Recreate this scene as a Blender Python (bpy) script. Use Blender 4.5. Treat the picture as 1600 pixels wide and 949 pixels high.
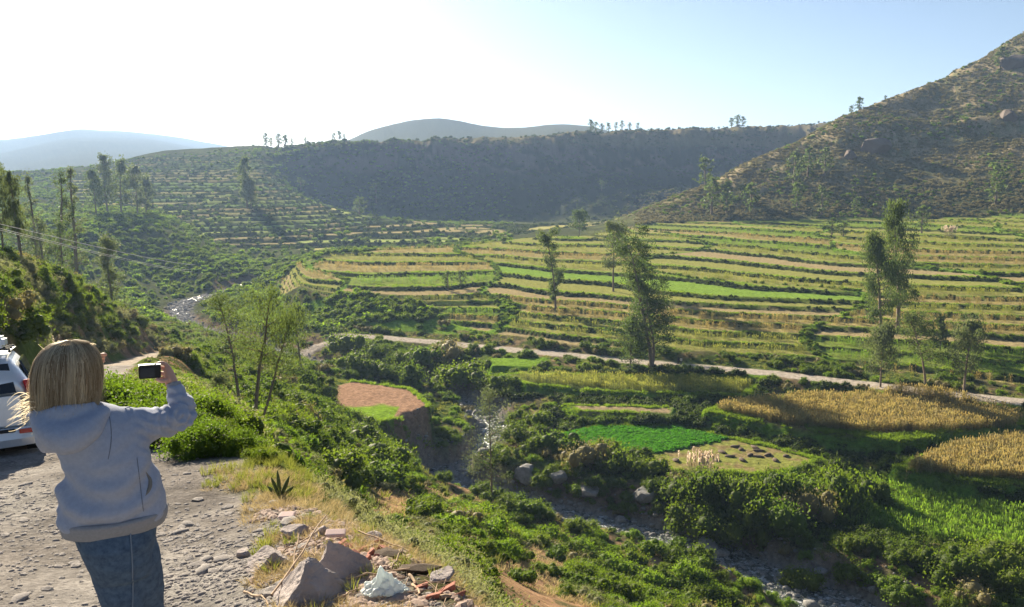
import bpy, bmesh, math, random
import numpy as np
from mathutils import Vector, Matrix

R = math.radians
rng = np.random.default_rng(7)
random.seed(7)
sc = bpy.context.scene
for o in list(bpy.data.objects):
    bpy.data.objects.remove(o)
COL = sc.collection

# ------------------------------------------------------------------ camera, sky, sun, exposure
PITCH = math.atan(194.5 / 1300.0)
cam_d = bpy.data.cameras.new('camera')
cam_d.sensor_width = 36.0
cam_d.lens = 36.0 * 1300.0 / 1600.0
cam_d.clip_start = 0.05
cam_d.clip_end = 30000
cam = bpy.data.objects.new('camera', cam_d)
cam.rotation_euler = (math.pi / 2 - PITCH, 0, 0)
COL.objects.link(cam)
sc.camera = cam

SUN_EL, SUN_AZ = R(22), R(-30)          # azimuth measured from +Y towards +X
world = bpy.data.worlds.new('World')
sc.world = world
world.use_nodes = True
wn = world.node_tree
bg = wn.nodes['Background']
sky = wn.nodes.new('ShaderNodeTexSky')
sky.sky_type = 'NISHITA'
sky.sun_disc = False
sky.sun_elevation = SUN_EL
sky.sun_rotation = SUN_AZ
sky.altitude = 2500
sky.air_density = 1.0
sky.dust_density = 5.0
sky.ozone_density = 1.0
wn.links.new(sky.outputs[0], bg.inputs[0])
bg.inputs[1].default_value = 0.038
sun_d = bpy.data.lights.new('sun', 'SUN')
sun_d.energy = 5.0
sun_d.angle = R(0.53)
sun_d.color = (1.0, 0.88, 0.67)
sun = bpy.data.objects.new('sun', sun_d)
sv = Vector((math.sin(SUN_AZ) * math.cos(SUN_EL), math.cos(SUN_AZ) * math.cos(SUN_EL), math.sin(SUN_EL)))
sun.rotation_euler = sv.to_track_quat('Z', 'Y').to_euler()
COL.objects.link(sun)
sc.view_settings.view_transform = 'Standard'
sc.view_settings.look = 'None'
sc.view_settings.exposure = 1.78
sc.view_settings.gamma = 1.0
sc.cycles.max_bounces = 6
sc.cycles.transparent_max_bounces = 8
sc.cycles.volume_bounces = 0

# ------------------------------------------------------------------ photo pixel <-> world
CP, SP = math.cos(PITCH), math.sin(PITCH)
def us(px, py):
    yc = (474.5 - py) / 1300.0
    d = CP + yc * SP
    return (px - 800.0) / 1300.0 / d, (yc * CP - SP) / d
def at_y(px, py, Y):
    u, s = us(px, py)
    return np.array((u * Y, Y, s * Y))
def at_z(px, py, z):
    u, s = us(px, py)
    Y = z / s
    return np.array((u * Y, Y, z))
def S(py):
    return us(800, py)[1]

# ------------------------------------------------------------------ noise
_T = rng.random((256, 256))
def vnoise(x, y, seed=0):
    x = np.asarray(x, float) + seed * 17.31
    y = np.asarray(y, float) + seed * 9.77
    xi = np.floor(x).astype(np.int64); yi = np.floor(y).astype(np.int64)
    fx = x - xi; fy = y - yi
    fx = fx * fx * fx * (fx * (fx * 6 - 15) + 10); fy = fy * fy * fy * (fy * (fy * 6 - 15) + 10)
    x0 = xi & 255; x1 = (xi + 1) & 255; y0 = yi & 255; y1 = (yi + 1) & 255
    a = _T[x0, y0]; b = _T[x1, y0]; c = _T[x0, y1]; d = _T[x1, y1]
    return (a + (b - a) * fx + (c - a) * fy + (a - b - c + d) * fx * fy) * 2 - 1
def fbm(x, y, oct=4, seed=0, gain=0.5):
    s = 0; a = 1; f = 1; t = 0
    for i in range(oct):
        s = s + a * vnoise(x * f, y * f, seed + i * 3.7)
        t += a; a *= gain; f *= 2.03
    return s / t
def sstep(a, b, x):
    t = np.clip((x - a) / (np.asarray(b, float) - a), 0, 1)
    return t * t * (3 - 2 * t)
def hash1(i, j=0, k=0):
    v = np.sin(np.asarray(i) * 127.1 + np.asarray(j) * 311.7 + k * 74.7) * 43758.5453
    return v - np.floor(v)

# ------------------------------------------------------------------ the lie of the land: columns of (distance, height); ints as py, floats tagged z
def py(Y, p): return (Y, S(p))
def zz(Y, z): return (Y, z / Y)
COLS = {
 -300: [zz(1,-1.78), zz(10,-3.0), zz(30,-5), zz(80,-8), zz(150,-20), zz(250,-36), zz(320,-36), zz(420,-28), zz(520,-15), zz(560,-10), zz(700,8), zz(850,18), zz(900,22), zz(1100,24), zz(1500,-20), py(4200,225), zz(5200,160), zz(7000,0)],
 0:    [zz(1,-1.78), zz(10,-3.5), py(30,528), py(90,402), zz(160,-24), zz(300,-40), py(380,392), py(450,360), py(520,330), py(560,322), py(700,300), py(800,290), zz(860,8), zz(900,3), zz(1500,-30), py(4200,224), zz(5200,100), zz(7000,0)],
 130:  [zz(1,-1.78), zz(10,-3.7), zz(35,-8.2), py(100,452), zz(170,-32), zz(300,-44), py(365,402), py(418,345), py(560,322), py(600,312), py(700,290), py(850,268), zz(880,12), zz(950,8), zz(1500,-20), py(4200,201), zz(5200,100), zz(7000,0)],
 260:  [zz(1,-1.78), zz(10,-3.5), zz(40,-10.5), py(125,522), zz(200,-38), zz(300,-46), py(372,441), py(438,354), py(560,330), py(600,320), py(720,280), py(850,252), py(900,242), py(950,234), zz(1500,0), py(4200,214), zz(5200,100), zz(7000,0)],
 400:  [zz(1,-1.7), zz(7,-2.58), zz(22,-9), zz(50,-16.5), py(115,590), py(195,540), zz(260,-45), zz(330,-45), py(430,410), py(540,352), py(700,286), py(820,246), py(880,236), py(950,226), zz(1500,10), zz(3500,70), zz(5200,60), zz(7000,0)],
 432:  [zz(1,-1.65), zz(6.4,-2.5), zz(21,-9), zz(50,-17.5), py(115,612), py(195,550), zz(262,-45), zz(335,-45), py(430,410), py(540,352), py(700,292), py(820,243), py(880,233), py(940,224), zz(1500,10), zz(3500,70), zz(5200,60), zz(7000,0)],
 455:  [zz(1,-1.6), zz(6.2,-2.45), zz(20,-8.8), zz(52,-18), py(120,622), py(193,560), zz(268,-44.2), py(292,436), py(365,396), zz(415,-42), py(520,366), py(690,300), zz(780,-10), py(830,240), py(860,226), zz(1500,10), zz(3500,60), zz(7000,0)],
 560:  [zz(1,-1.6), zz(5.4,-2.33), zz(16,-8.5), zz(55,-24), py(132,668), py(190,575), zz(236,-43.7), py(264,455), py(372,391), zz(430,-42), py(480,387), py(640,334), zz(730,-38), py(815,262), py(850,221), zz(1500,10), py(2100,226), zz(7000,0)],
 700:  [zz(1,-1.6), zz(4.3,-2.1), zz(13,-8), zz(50,-23), zz(115,-45), zz(170,-47), py(225,532), py(262,457), py(385,385), zz(440,-41), py(490,379), py(620,351), zz(720,-38), py(850,262), py(900,215), zz(1500,40), py(2100,186), zz(7000,0)],
 850:  [zz(1,-1.6), zz(2.9,-1.75), zz(12,-8), zz(45,-24), zz(98,-45), zz(150,-47), py(208,544), py(258,459), py(425,366), zz(460,-34), py(520,359), py(620,350), zz(730,-38), py(880,258), py(940,212), zz(1500,60), py(2100,188), zz(7000,0)],
 770:  [zz(1,-1.6), zz(3.3,-1.85), zz(12.5,-8), zz(48,-23.5), zz(107,-45), zz(160,-47), py(216,538), py(265,458), py(405,376), zz(450,-37), py(505,370), py(620,351), zz(725,-38), py(865,260), py(920,214), zz(1500,50), py(2100,200), zz(7000,0)],
 930:  [zz(1,-1.6), zz(2.8,-1.78), zz(12,-8.2), zz(45,-25), zz(93,-45.8), zz(145,-47), py(202,550), py(255,460), py(405,373), zz(471,-30), py(512,356), py(580,352), zz(730,-36), py(905,258), py(965,204), zz(1500,60), py(2100,190), zz(7000,0)],
 1000: [zz(1,-1.6), zz(2.7,-1.8), zz(12,-8.5), zz(45,-26), zz(88,-46.5), zz(140,-47), py(196,557), py(251,460), py(385,380), py(482,350), zz(505,-25), zz(540,-20), zz(730,-34), py(930,258), py(990,202), zz(1500,60), zz(2100,110), zz(7000,0)],
 1100: [zz(1,-1.6), zz(2.7,-1.8), zz(12,-9), zz(45,-27), zz(86,-47.5), zz(138,-47), py(188,566), py(247,460), py(370,384), py(482,346), py(520,318), py(548,281), zz(730,-28), py(950,258), py(1010,200), zz(1500,60), zz(2100,110), zz(7000,0)],
 1300: [zz(1,-1.6), zz(2.7,-1.8), zz(12,-9), zz(45,-28), zz(84,-49), zz(136,-47), py(178,588), py(241,461), py(330,391), py(470,342), py(540,262), py(640,179), zz(800,20), py(980,240), py(1050,188), zz(1500,60), zz(2100,110), zz(7000,0)],
 1450: [zz(1,-1.6), zz(2.7,-1.8), zz(12,-9), zz(45,-28), zz(84,-49), zz(134,-46.5), py(168,604), py(238,461), py(320,391), py(455,341), py(560,238), py(700,119), zz(860,50), zz(1000,60), zz(1080,66), zz(1500,60), zz(2100,110), zz(7000,0)],
 1600: [zz(1,-1.6), zz(2.7,-1.8), zz(12,-9), zz(45,-28), zz(84,-49), zz(134,-46), py(158,624), py(236,461), py(316,391), py(442,335), py(570,205), py(750,20), zz(900,100), zz(1000,90), zz(1100,80), zz(1500,60), zz(2100,110), zz(7000,0)],
 1950: [zz(1,-1.6), zz(2.7,-1.8), zz(12,-9), zz(45,-28), zz(84,-48), zz(134,-45), zz(150,-42), zz(236,-33), zz(316,-26), zz(430,-14), zz(560,50), zz(780,205), zz(900,210), zz(1000,160), zz(1100,120), zz(1500,60), zz(2100,110), zz(7000,0)],
}
# the columns at 400 and left keep the far ridge in their last knots, the others close with one knot fewer
NK = 18
_px = sorted(COLS)
KY = np.zeros((len(_px), NK)); KS = np.zeros((len(_px), NK)); KU = np.zeros(len(_px))
for i, p in enumerate(_px):
    k = COLS[p]
    while len(k) < NK:
        Y, s = k[-2]
        k = k[:-1] + [(Y * 1.25, s * 0.75)] + [k[-1]]
    for j, (Y, s) in enumerate(k):
        KY[i, j] = Y; KS[i, j] = s
    KU[i] = us(p, 420)[0]
LU, LN = 420, 1500
U_ = np.linspace(KU[0], KU[-1], LU)
L_ = np.linspace(math.log(0.5), math.log(7000), LN)
TAB = np.zeros((LU, LN))
FARX = [-300, 0, 60, 130, 200, 300, 370, 420, 545, 590, 640, 700, 760, 810, 860, 925, 960, 1000, 1100, 1950]
FARP = [226, 222, 217, 202, 204, 215, 228, 240, 219, 203, 190, 187, 199, 197, 189, 191, 205, 218, 232, 232]
for a, u in enumerate(U_):
    i = min(max(np.searchsorted(KU, u) - 1, 0), len(_px) - 2)
    w = (u - KU[i]) / (KU[i + 1] - KU[i])
    yk = KY[i] * (1 - w) + KY[i + 1] * w
    sk = KS[i] * (1 - w) + KS[i + 1] * w
    pxu = 800 + 1300 * u
    sk[16] = S(float(np.interp(pxu, FARX, FARP)))
    TAB[a] = np.interp(np.exp(L_), yk, yk * sk)
def blur(t, n, ax):
    k = np.hanning(2 * n + 3)[1:-1]; k /= k.sum()
    p = [(0, 0), (0, 0)]; p[ax] = (n, n)
    q = np.pad(t, p, mode='edge'); o = np.zeros_like(t)
    for i, kv in enumerate(k):
        o += kv * (q[i:i + t.shape[0], :] if ax == 0 else q[:, i:i + t.shape[1]])
    return o
TAB = blur(blur(TAB, 6, 1), 7, 0)
UMAX = float(min(-U_[0], U_[-1])) - 1e-4
def uY(x, y):
    r = np.hypot(x, y); ph = np.arctan2(x, y)
    lim = math.atan(UMAX)
    pc = np.clip(ph, -lim, lim)
    return np.tan(pc), r * np.cos(pc)
def zbase(x, y):
    u, Y = uY(x, y)
    fu = np.clip((u - U_[0]) / (U_[1] - U_[0]), 0, LU - 1.001)
    fl = np.clip((np.log(np.maximum(Y, 0.5)) - L_[0]) / (L_[1] - L_[0]), 0, LN - 1.001)
    i = fu.astype(int); j = fl.astype(int); a = fu - i; b = fl - j
    return (TAB[i, j] * (1 - a) * (1 - b) + TAB[i + 1, j] * a * (1 - b) + TAB[i, j + 1] * (1 - a) * b + TAB[i + 1, j + 1] * a * b)

def poly_sd(x, y, P):
    """signed distance to polygon, negative inside"""
    P = np.asarray(P)[:, :2]
    out = np.full(x.shape, 60.0)
    m = (x > P[:, 0].min() - 25) & (x < P[:, 0].max() + 25) & (y > P[:, 1].min() - 25) & (y < P[:, 1].max() + 25)
    X = x[m]; Yv = y[m]
    if X.size == 0: return out
    d = np.full(X.shape, 1e18); ins = np.zeros(X.shape, bool)
    n = len(P)
    for i in range(n):
        ax, ay = P[i]; bx, by = P[(i + 1) % n]
        ex, ey = bx - ax, by - ay
        t = np.clip(((X - ax) * ex + (Yv - ay) * ey) / (ex * ex + ey * ey + 1e-12), 0, 1)
        d = np.minimum(d, (X - ax - t * ex) ** 2 + (Yv - ay - t * ey) ** 2)
        c = ((ay > Yv) != (by > Yv)) & (X < (bx - ax) * (Yv - ay) / (by - ay + 1e-12) + ax)
        ins ^= c
    d = np.sqrt(d)
    out[m] = np.where(ins, -d, d)
    return out
def line_d(x, y, P):
    """distance to a polyline of rows (x,y,z,w,k); returns dist, z, w, k at the foot point"""
    P = np.asarray(P, float)
    D = np.full(x.shape, 1e9); Q = [np.zeros(x.shape) for _ in range(3)]
    lo = P[:, :2].min(0) - 45; hi = P[:, :2].max(0) + 45
    m = (x > lo[0]) & (x < hi[0]) & (y > lo[1]) & (y < hi[1])
    X = x[m]; Yv = y[m]
    if X.size == 0: return D, Q[0], Q[1], Q[2]
    d = np.full(X.shape, 1e18); q = [np.zeros(X.shape) for _ in range(3)]
    for i in range(len(P) - 1):
        a = P[i]; b = P[i + 1]
        ex, ey = b[0] - a[0], b[1] - a[1]
        t = np.clip(((X - a[0]) * ex + (Yv - a[1]) * ey) / (ex * ex + ey * ey), 0, 1)
        dd = (X - a[0] - t * ex) ** 2 + (Yv - a[1] - t * ey) ** 2
        k = dd < d
        d = np.where(k, dd, d)
        for j in range(3):
            q[j] = np.where(k, a[2 + j] + t * (b[2 + j] - a[2 + j]), q[j])
    D[m] = np.sqrt(d)
    for j in range(3): Q[j][m] = q[j]
    return D, Q[0], Q[1], Q[2]
def smooth_line(P, n=6):
    P = np.asarray(P, float); out = []
    for i in range(len(P) - 1):
        p0 = P[max(i - 1, 0)]; p1 = P[i]; p2 = P[i + 1]; p3 = P[min(i + 2, len(P) - 1)]
        for k in range(n):
            t = k / n
            out.append(0.5 * ((2 * p1) + (-p0 + p2) * t + (2 * p0 - 5 * p1 + 4 * p2 - p3) * t * t + (-p0 + 3 * p1 - 3 * p2 + p3) * t ** 3))
    out.append(P[-1])
    return np.array(out)

RIVER = []
for (a, b, z, w, k) in [(395, 438, -45.0, 3, .4), (350, 455, -45.3, 4, .4), (318, 462, -45.5, 5, .4), (285, 474, -45.8, 6, .4), (283, 490, -46.0, 5, .4), (305, 508, -46.3, 3, .35),
                        (400, 535, -46.9, 2.2, .35), (480, 562, -47.3, 2.2, .35), (560, 584, -47.8, 2.5, .4), (640, 598, -48.1, 3, .5), (715, 622, -48.5, 4.5, 1.), (762, 652, -48.8, 5, 1.), (768, 690, -49.0, 4.5, 1.6),
                        (735, 722, -49.2, 4.5, 2.6), (690, 738, -49.4, 6, 2.6), (730, 762, -49.5, 5, 1.), (820, 788, -49.7, 4, .8), (900, 808, -49.9, 4, .7), (1000, 832, -50.0, 4, .7), (1100, 860, -50.2, 4.5, .9),
                        (1200, 900, -50.4, 5, 1.), (1310, 948, -50.6, 6, .8), (1430, 1010, -50.9, 6, .8), (1700, 1100, -51.2, 6, .8)]:
    RIVER.append(list(at_z(a, b, z)) + [w * (.5 if b < 520 else .6 if 600 < b < 745 and a > 650 else .85 if b > 780 else .62), k])
RIVER = smooth_line(RIVER, 4)
ROAD_NEAR = smooth_line([(-1.0, -3, -1.4, 3.2, 0), (-4.2, 4, -2.5, 3.0, 0), (-7.4, 10.8, -3.75, 2.8, 0), (-13, 21, -5.9, 2.6, 0), (-22, 40, -9.6, 2.6, 0), (-34, 68, -15.4, 2.6, 0), (-41, 90, -20, 3, 0), (-49, 116, -24.6, 3.2, 0),
                         (-56, 145, -29.5, 3.4, 0), (-62, 175, -35.5, 3.2, 0), (-64, 205, -40.6, 3, 0), (-57, 222, -42.8, 3, 0)], 6)
_rv = [(-57, 222, -42.8, 3, 0)]
for (a, b, z) in [(530, 524, -42.9), (640, 531, -43.3), (740, 541, -43.4), (900, 556, -43), (1060, 571, -42.7), (1200, 583, -42.3), (1400, 606, -42.1), (1600, 628, -42), (1850, 655, -42)]:
    _rv.append(tuple(at_z(a, b, z)) + (2.6, 0))
ROAD_FAR = smooth_line(_rv, 5)

def pz(lst, z): return [at_z(a, b, z) for a, b in lst]
FIELDS = {
 'plateau': (pz([(512,606),(550,596),(640,606),(676,632),(662,648),(592,660),(545,648)], -40), -40, 0.8),
 'alfalfa': (pz([(850,682),(940,667),(1060,667),(1160,690),(1285,716),(1210,742),(1060,738),(960,702)], -46), -46, 1.6),
 'fallow':  (pz([(880,632),(1050,637),(1045,646),(900,644)], -44.5), -44.5, 1.2),
 'maize_a': (pz([(1098,642),(1160,628),(1250,619),(1430,619),(1620,654),(1600,670),(1400,688),(1250,671)], -43.6), -43.6, 1.6),
 'maize_b': (pz([(1392,738),(1430,716),(1475,698),(1600,682),(1720,676),(1720,775),(1600,756),(1500,749)], -45.2), -45.2, 1.6),
 'maize_c': (pz([(1195,802),(1215,762),(1350,752),(1450,775),(1600,802),(1720,825),(1720,900),(1600,880),(1400,848),(1300,826)], -48.3), -48.3, 1.2),
 'strip':   (pz([(785,583),(1000,588),(1190,597),(1165,618),(1000,614),(825,601)], -43.6), -43.6, 1.2),
 'lawn':    (pz([(770,560),(850,560),(838,574),(770,573)], -43.3), -43.3, 1.0),
}
TERR1 = [at_y(a, 420, Y) * (1, 1, 0) for a, Y in [(430,300),(505,272),(600,262),(665,248),(740,228),(900,209),(1100,196),(1300,186),(1600,168),(1950,158),(1950,430),(1600,440),(1450,452),(1300,466),(1100,480),(985,480),(900,450),(850,432),(700,392),(600,378),(500,345),(440,335)]]
TERR2 = [at_y(a, 420, Y) * (1, 1, 0) for a, Y in [(310,480),(450,462),(600,478),(850,520),(960,560),(960,650),(860,640),(700,640),(560,660),(450,730),(390,860),(260,900),(130,840),(110,700),(120,560),(250,555)]]
def base_hit(px, py):
    u, s = us(px, py); Ys = np.exp(np.linspace(math.log(3), math.log(400), 900))
    i = np.nonzero(zbase(u * Ys, Ys) > s * Ys)[0]
    Y = Ys[i[0]] if len(i) else 400.
    return np.array((u * Y, Y, s * Y))
ORANGE = [[base_hit(a, b) for a, b in l] for l in (
    [(745,862),(812,845),(870,872),(905,905),(928,950),(850,985),(790,930)],
    [(575,772),(640,756),(735,768),(728,800),(660,822),(600,806)],
    [(955,868),(1040,874),(1060,905),(1000,905)], [(440,690),(470,680),(520,700),(470,710)])]
GRASSY = [pz(l, -44.6) for l in ([(365,480),(440,472),(440,508),(372,510)], [(485,493),(560,500),(720,533),(640,527),(500,513)], [(600,515),(760,536),(740,528),(640,508)])]

def terrace(x, y, zb, step, wob, cellw, seed):
    cx = (x + 14 * vnoise(x / 60., y / 60., seed)) / cellw
    ci = np.floor(cx + 0.35 * vnoise(x / 90., y / 45., seed + 5))
    off = hash1(ci, 3, seed) * 0.8
    bd = np.abs(cx + 0.35 * vnoise(x / 90., y / 45., seed + 5) - ci - .5)
    t = (zb + wob * fbm(x / 34., y / 26., 3, seed + 2)) / step + off
    fl = np.floor(t); fr = t - fl
    return (fl - off) * step, fl, ci, fr, .5 - bd

def surf(x, y):
    """height and the masks of everything laid on the ground"""
    x = np.asarray(x, float); y = np.asarray(y, float)
    u, Y = uY(x, y)
    zb = zbase(x, y)
    M = {}
    near = sstep(6, 30, Y)
    hillR = sstep(470, 560, Y) * sstep(.12, .2, u) * (1 - sstep(900, 960, Y))
    cliff = sstep(700, 800, Y) * (1 - sstep(1000, 1400, Y)) * sstep(-.33, -.2, u)
    far = sstep(1300, 1800, Y)
    amp = .05 + .5 * near + 1.1 * sstep(60, 130, Y) * (1 - sstep(150, 190, Y)) * .4
    n = amp * fbm(x / 9., y / 9., 4, 1) + .03 * fbm(x * 1.3, y * 1.3, 3, 4) * (1 - near)
    n = n + hillR * (3.2 * (1 - 2 * np.abs(fbm(x / 75., y / 75., 4, 11))) - 2.0 + 1.0 * fbm(x / 12., y / 12., 3, 12))
    rid = np.abs(fbm(x / 48., y / 110., 4, 21))
    n = n + cliff * ((16 * rid - 6) * (1 - .7 * sstep(28, 38, zb)) + 3.6 * fbm(x / 12., y / 12., 4, 22) + 2.0 * np.abs(fbm(x / 7., y / 20., 2, 23)) * sstep(0, 20, zb))
    n = n + far * 13 * fbm(x / 420., y / 420., 5, 31)
    z = zb + n * 1.0
    # terraces
    ed = 3.0 * fbm(x / 22., y / 22., 2, 41)
    t1 = sstep(1.5, -1.5, poly_sd(x, y, TERR1) + ed)
    t2 = sstep(4, -4, poly_sd(x, y, TERR2) + 3 * ed)
    l1, f1, c1, r1, b1 = terrace(x, y, zb, 1.12, .28, 75., 1)
    l2, f2, c2, r2, b2 = terrace(x, y, zb, 2.3, 1.0, 110., 2)
    rise = .90
    zt1 = l1 + 1.12 * sstep(rise, 1, r1) + .10 * fbm(x / 2., y / 2., 2, 44) + .07 * r1
    zt2 = l2 + 2.3 * sstep(.72, 1, r2) + .2 * fbm(x / 5., y / 5., 2, 45)
    z = z * (1 - t1) + zt1 * t1
    z = z * (1 - t2) + zt2 * t2
    l3, f3, c3, r3, b3 = terrace(x, y, z, 2.0, .8, 45., 3)
    lowh = hillR * (1 - sstep(8, 40, zb)) * .75
    z = z * (1 - lowh) + (l3 + 2.0 * sstep(.55, 1, r3)) * lowh
    # fields
    px = x + .8 * fbm(x / 5., y / 5., 2, 51); pyy = y + .8 * fbm(x / 7., y / 7., 2, 52)
    F = {}
    for k, (P, lv, ramp) in FIELDS.items():
        sd = poly_sd(px, pyy, P)
        F[k] = sd
        w = sstep(ramp, 0, sd)
        zf = lv + .08 * fbm(x / 1.5, y / 1.5, 2, 53) - .02 * sd * (k == 'plateau')
        z = z * (1 - w) + zf * w
    M['fields'] = F
    # roads
    road = np.full(x.shape, 99.)
    for L in (ROAD_NEAR, ROAD_FAR):
        d, rz, rw, _ = line_d(x, y, L)
        e = d - rw - .5 * fbm(x / 5., y / 5., 2, 61)
        w = sstep(np.where(Y < 60, 1.9, 4.5) if L is ROAD_NEAR else 4.5, 0, e) * sstep(1., 8., np.where(L is ROAD_NEAR, Y, 99.))
        rz = rz + .05 * fbm(x / 2., y / 2., 3, 62)
        z = z * (1 - w) + rz * w
        road = np.minimum(road, e)
    M['road'] = road
    # river
    d, rz, rw, rk = line_d(x, y, RIVER)
    dn = d + 1.6 * fbm(x / 6., y / 6., 3, 71) + .7 * fbm(x / 1.5, y / 1.5, 3, 73)
    bank = rz - .55 + np.maximum(dn - rw, 0) * rk + .25 * fbm(x / 1.6, y / 1.6, 3, 72) * (d < 40)
    M['cut'] = sstep(0, 1.2, z - bank) * (d < 40)
    z = np.where(d < 40, np.minimum(z, bank), z)
    M['river'] = d; M['rw'] = rw; M['rz'] = rz
    M['b1'] = b1
    M['t1'], M['f1'], M['c1'], M['r1'] = t1, f1, c1, r1
    M['t2'], M['f2'], M['c2'], M['r2'] = t2, f2, c2, r2
    M['r3'] = r3; M['lowh'] = lowh
    M['hillR'] = hillR; M['cliff'] = cliff; M['far'] = far; M['Y'] = Y; M['u'] = u
    # the trampled gravel of the lay-by where the camera stands
    rim = np.interp(u, [-.56, -.5, -.44, -.31, -.19, -.08, .05, .5], [40, 8.6, 8.0, 7.2, 5.4, 3.9, 3.0, 2.8]) + .5 * fbm(x / 1.2, y / 1.2, 3, 81)
    M['gravel'] = np.maximum(sstep(.35, -.35, Y - rim) , sstep(.4, -.4, road) * (Y < 60))
    og = np.zeros(x.shape)
    for P in ORANGE:
        og = np.maximum(og, sstep(1.2, -1.2, poly_sd(x, y, P) + 2.0 * fbm(x / 4., y / 4., 3, 83)))
    M['orange'] = og
    gg = np.zeros(x.shape)
    for P in GRASSY:
        gg = np.maximum(gg, sstep(1, -1, poly_sd(x, y, P) + 2 * fbm(x / 6., y / 6., 2, 84)))
    M['grassy'] = gg
    return z, M

def hits(pp, y0=2.2, y1=6500, n=1500):
    """where the photo's pixels meet the ground"""
    out = []
    Ys = np.exp(np.linspace(math.log(y0), math.log(y1), n))
    for q in pp:
        u, s = us(q[0], q[1])
        z, _ = surf(u * Ys, Ys)
        below = np.nonzero(z > s * Ys)[0]
        i = below[0] if len(below) else n - 1
        out.append((u * Ys[i], Ys[i], z[i]))
    return out
def ground(x, y):
    z, _ = surf(np.array([x]), np.array([y])); return float(z[0])

# crops by terrace: 0 dry maize, 1 ripening maize, 2 green maize, 3 meadow, 4 stubble
def crop_of(M):
    h = hash1(M['f1'], M['c1'], 5)
    k = np.select([h < .44, h < .72, h < .79, h < .86, h < .87], [0, 1, 2, 3, 5], 4)
    return k
# ------------------------------------------------------------------ materials
def mat(name, color=None, rough=.9, **kw):
    m = bpy.data.materials.new(name); m.use_nodes = True
    b = m.node_tree.nodes['Principled BSDF']
    if color is not None: b.inputs['Base Color'].default_value = (*color, 1)
    b.inputs['Roughness'].default_value = rough
    b.inputs['Specular IOR Level'].default_value = kw.get('spec', .25)
    if 'metal' in kw: b.inputs['Metallic'].default_value = kw['metal']
    return m
class NT:
    def __init__(s, m): s.t = m.node_tree; s.b = s.t.nodes['Principled BSDF']; s.o = s.t.nodes['Material Output']
    def n(s, t, **kw):
        x = s.t.nodes.new(t)
        for k, v in kw.items():
            if k in x.inputs.keys(): x.inputs[k].default_value = v
            else: setattr(x, k, v)
        return x
    def l(s, a, b): s.t.links.new(a, b)
def noisy(m, base, vary=.35, scale=6., bump=.3, bscale=None, dist=.05, coord='Object', detail=6, col2=None):
    """colour broken up by noise between base and col2, with bump"""
    t = NT(m)
    tc = t.n('ShaderNodeTexCoord')
    nz = t.n('ShaderNodeTexNoise', Scale=scale, Detail=detail, Roughness=.65)
    t.l(tc.outputs[coord], nz.inputs['Vector'])
    r = t.n('ShaderNodeMapRange'); r.inputs[1].default_value = .3; r.inputs[2].default_value = .7
    t.l(nz.outputs['Fac'], r.inputs[0])
    mx = t.n('ShaderNodeMix', data_type='RGBA')
    c2 = col2 if col2 is not None else [c * (1 - vary) for c in base]
    c1 = base if col2 is not None else [min(1, c * (1 + vary)) for c in base]
    mx.inputs[6].default_value = (*c2, 1); mx.inputs[7].default_value = (*c1, 1)
    t.l(r.outputs[0], mx.inputs[0]); t.l(mx.outputs[2], t.b.inputs['Base Color'])
    if bump:
        n2 = t.n('ShaderNodeTexNoise', Scale=bscale or scale * 4, Detail=8, Roughness=.7)
        t.l(tc.outputs[coord], n2.inputs['Vector'])
        bp = t.n('ShaderNodeBump', Strength=bump, Distance=dist)
        t.l(n2.outputs['Fac'], bp.inputs['Height']); t.l(bp.outputs[0], t.b.inputs['Normal'])
    return m
def leaf_mat(name, c1, c2, trans=.45, rough=.6, tcol=None):
    """leaves: colour varies from leaf to leaf and plant to plant, light passes through"""
    m = mat(name, c1, rough, spec=.10); t = NT(m)
    at = t.n('ShaderNodeAttribute', attribute_name='shade')
    oi = t.n('ShaderNodeObjectInfo')
    ad = t.n('ShaderNodeMath', operation='MULTIPLY_ADD'); t.l(oi.outputs['Random'], ad.inputs[0]); ad.inputs[1].default_value = .6
    ml = t.n('ShaderNodeMath', operation='MULTIPLY'); t.l(at.outputs['Fac'], ml.inputs[0]); ml.inputs[1].default_value = .6
    t.l(ml.outputs[0], ad.inputs[2])
    mx = t.n('ShaderNodeMix', data_type='RGBA')
    mx.inputs[6].default_value = (*c1, 1); mx.inputs[7].default_value = (*c2, 1)
    t.l(ad.outputs[0], mx.inputs[0]); t.l(mx.outputs[2], t.b.inputs['Base Color'])
    tr = t.n('ShaderNodeBsdfTranslucent')
    br = t.n('ShaderNodeMix', data_type='RGBA', blend_type='MULTIPLY'); br.inputs[0].default_value = 1
    br.inputs[7].default_value = (*(tcol or (1.5, 1.7, .7)), 1)
    t.l(mx.outputs[2], br.inputs[6]); t.l(br.outputs[2], tr.inputs[0])
    ms = t.n('ShaderNodeMixShader'); ms.inputs[0].default_value = trans
    t.l(t.b.outputs[0], ms.inputs[1]); t.l(tr.outputs[0], ms.inputs[2]); t.l(ms.outputs[0], t.o.inputs[0])
    return m
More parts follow.
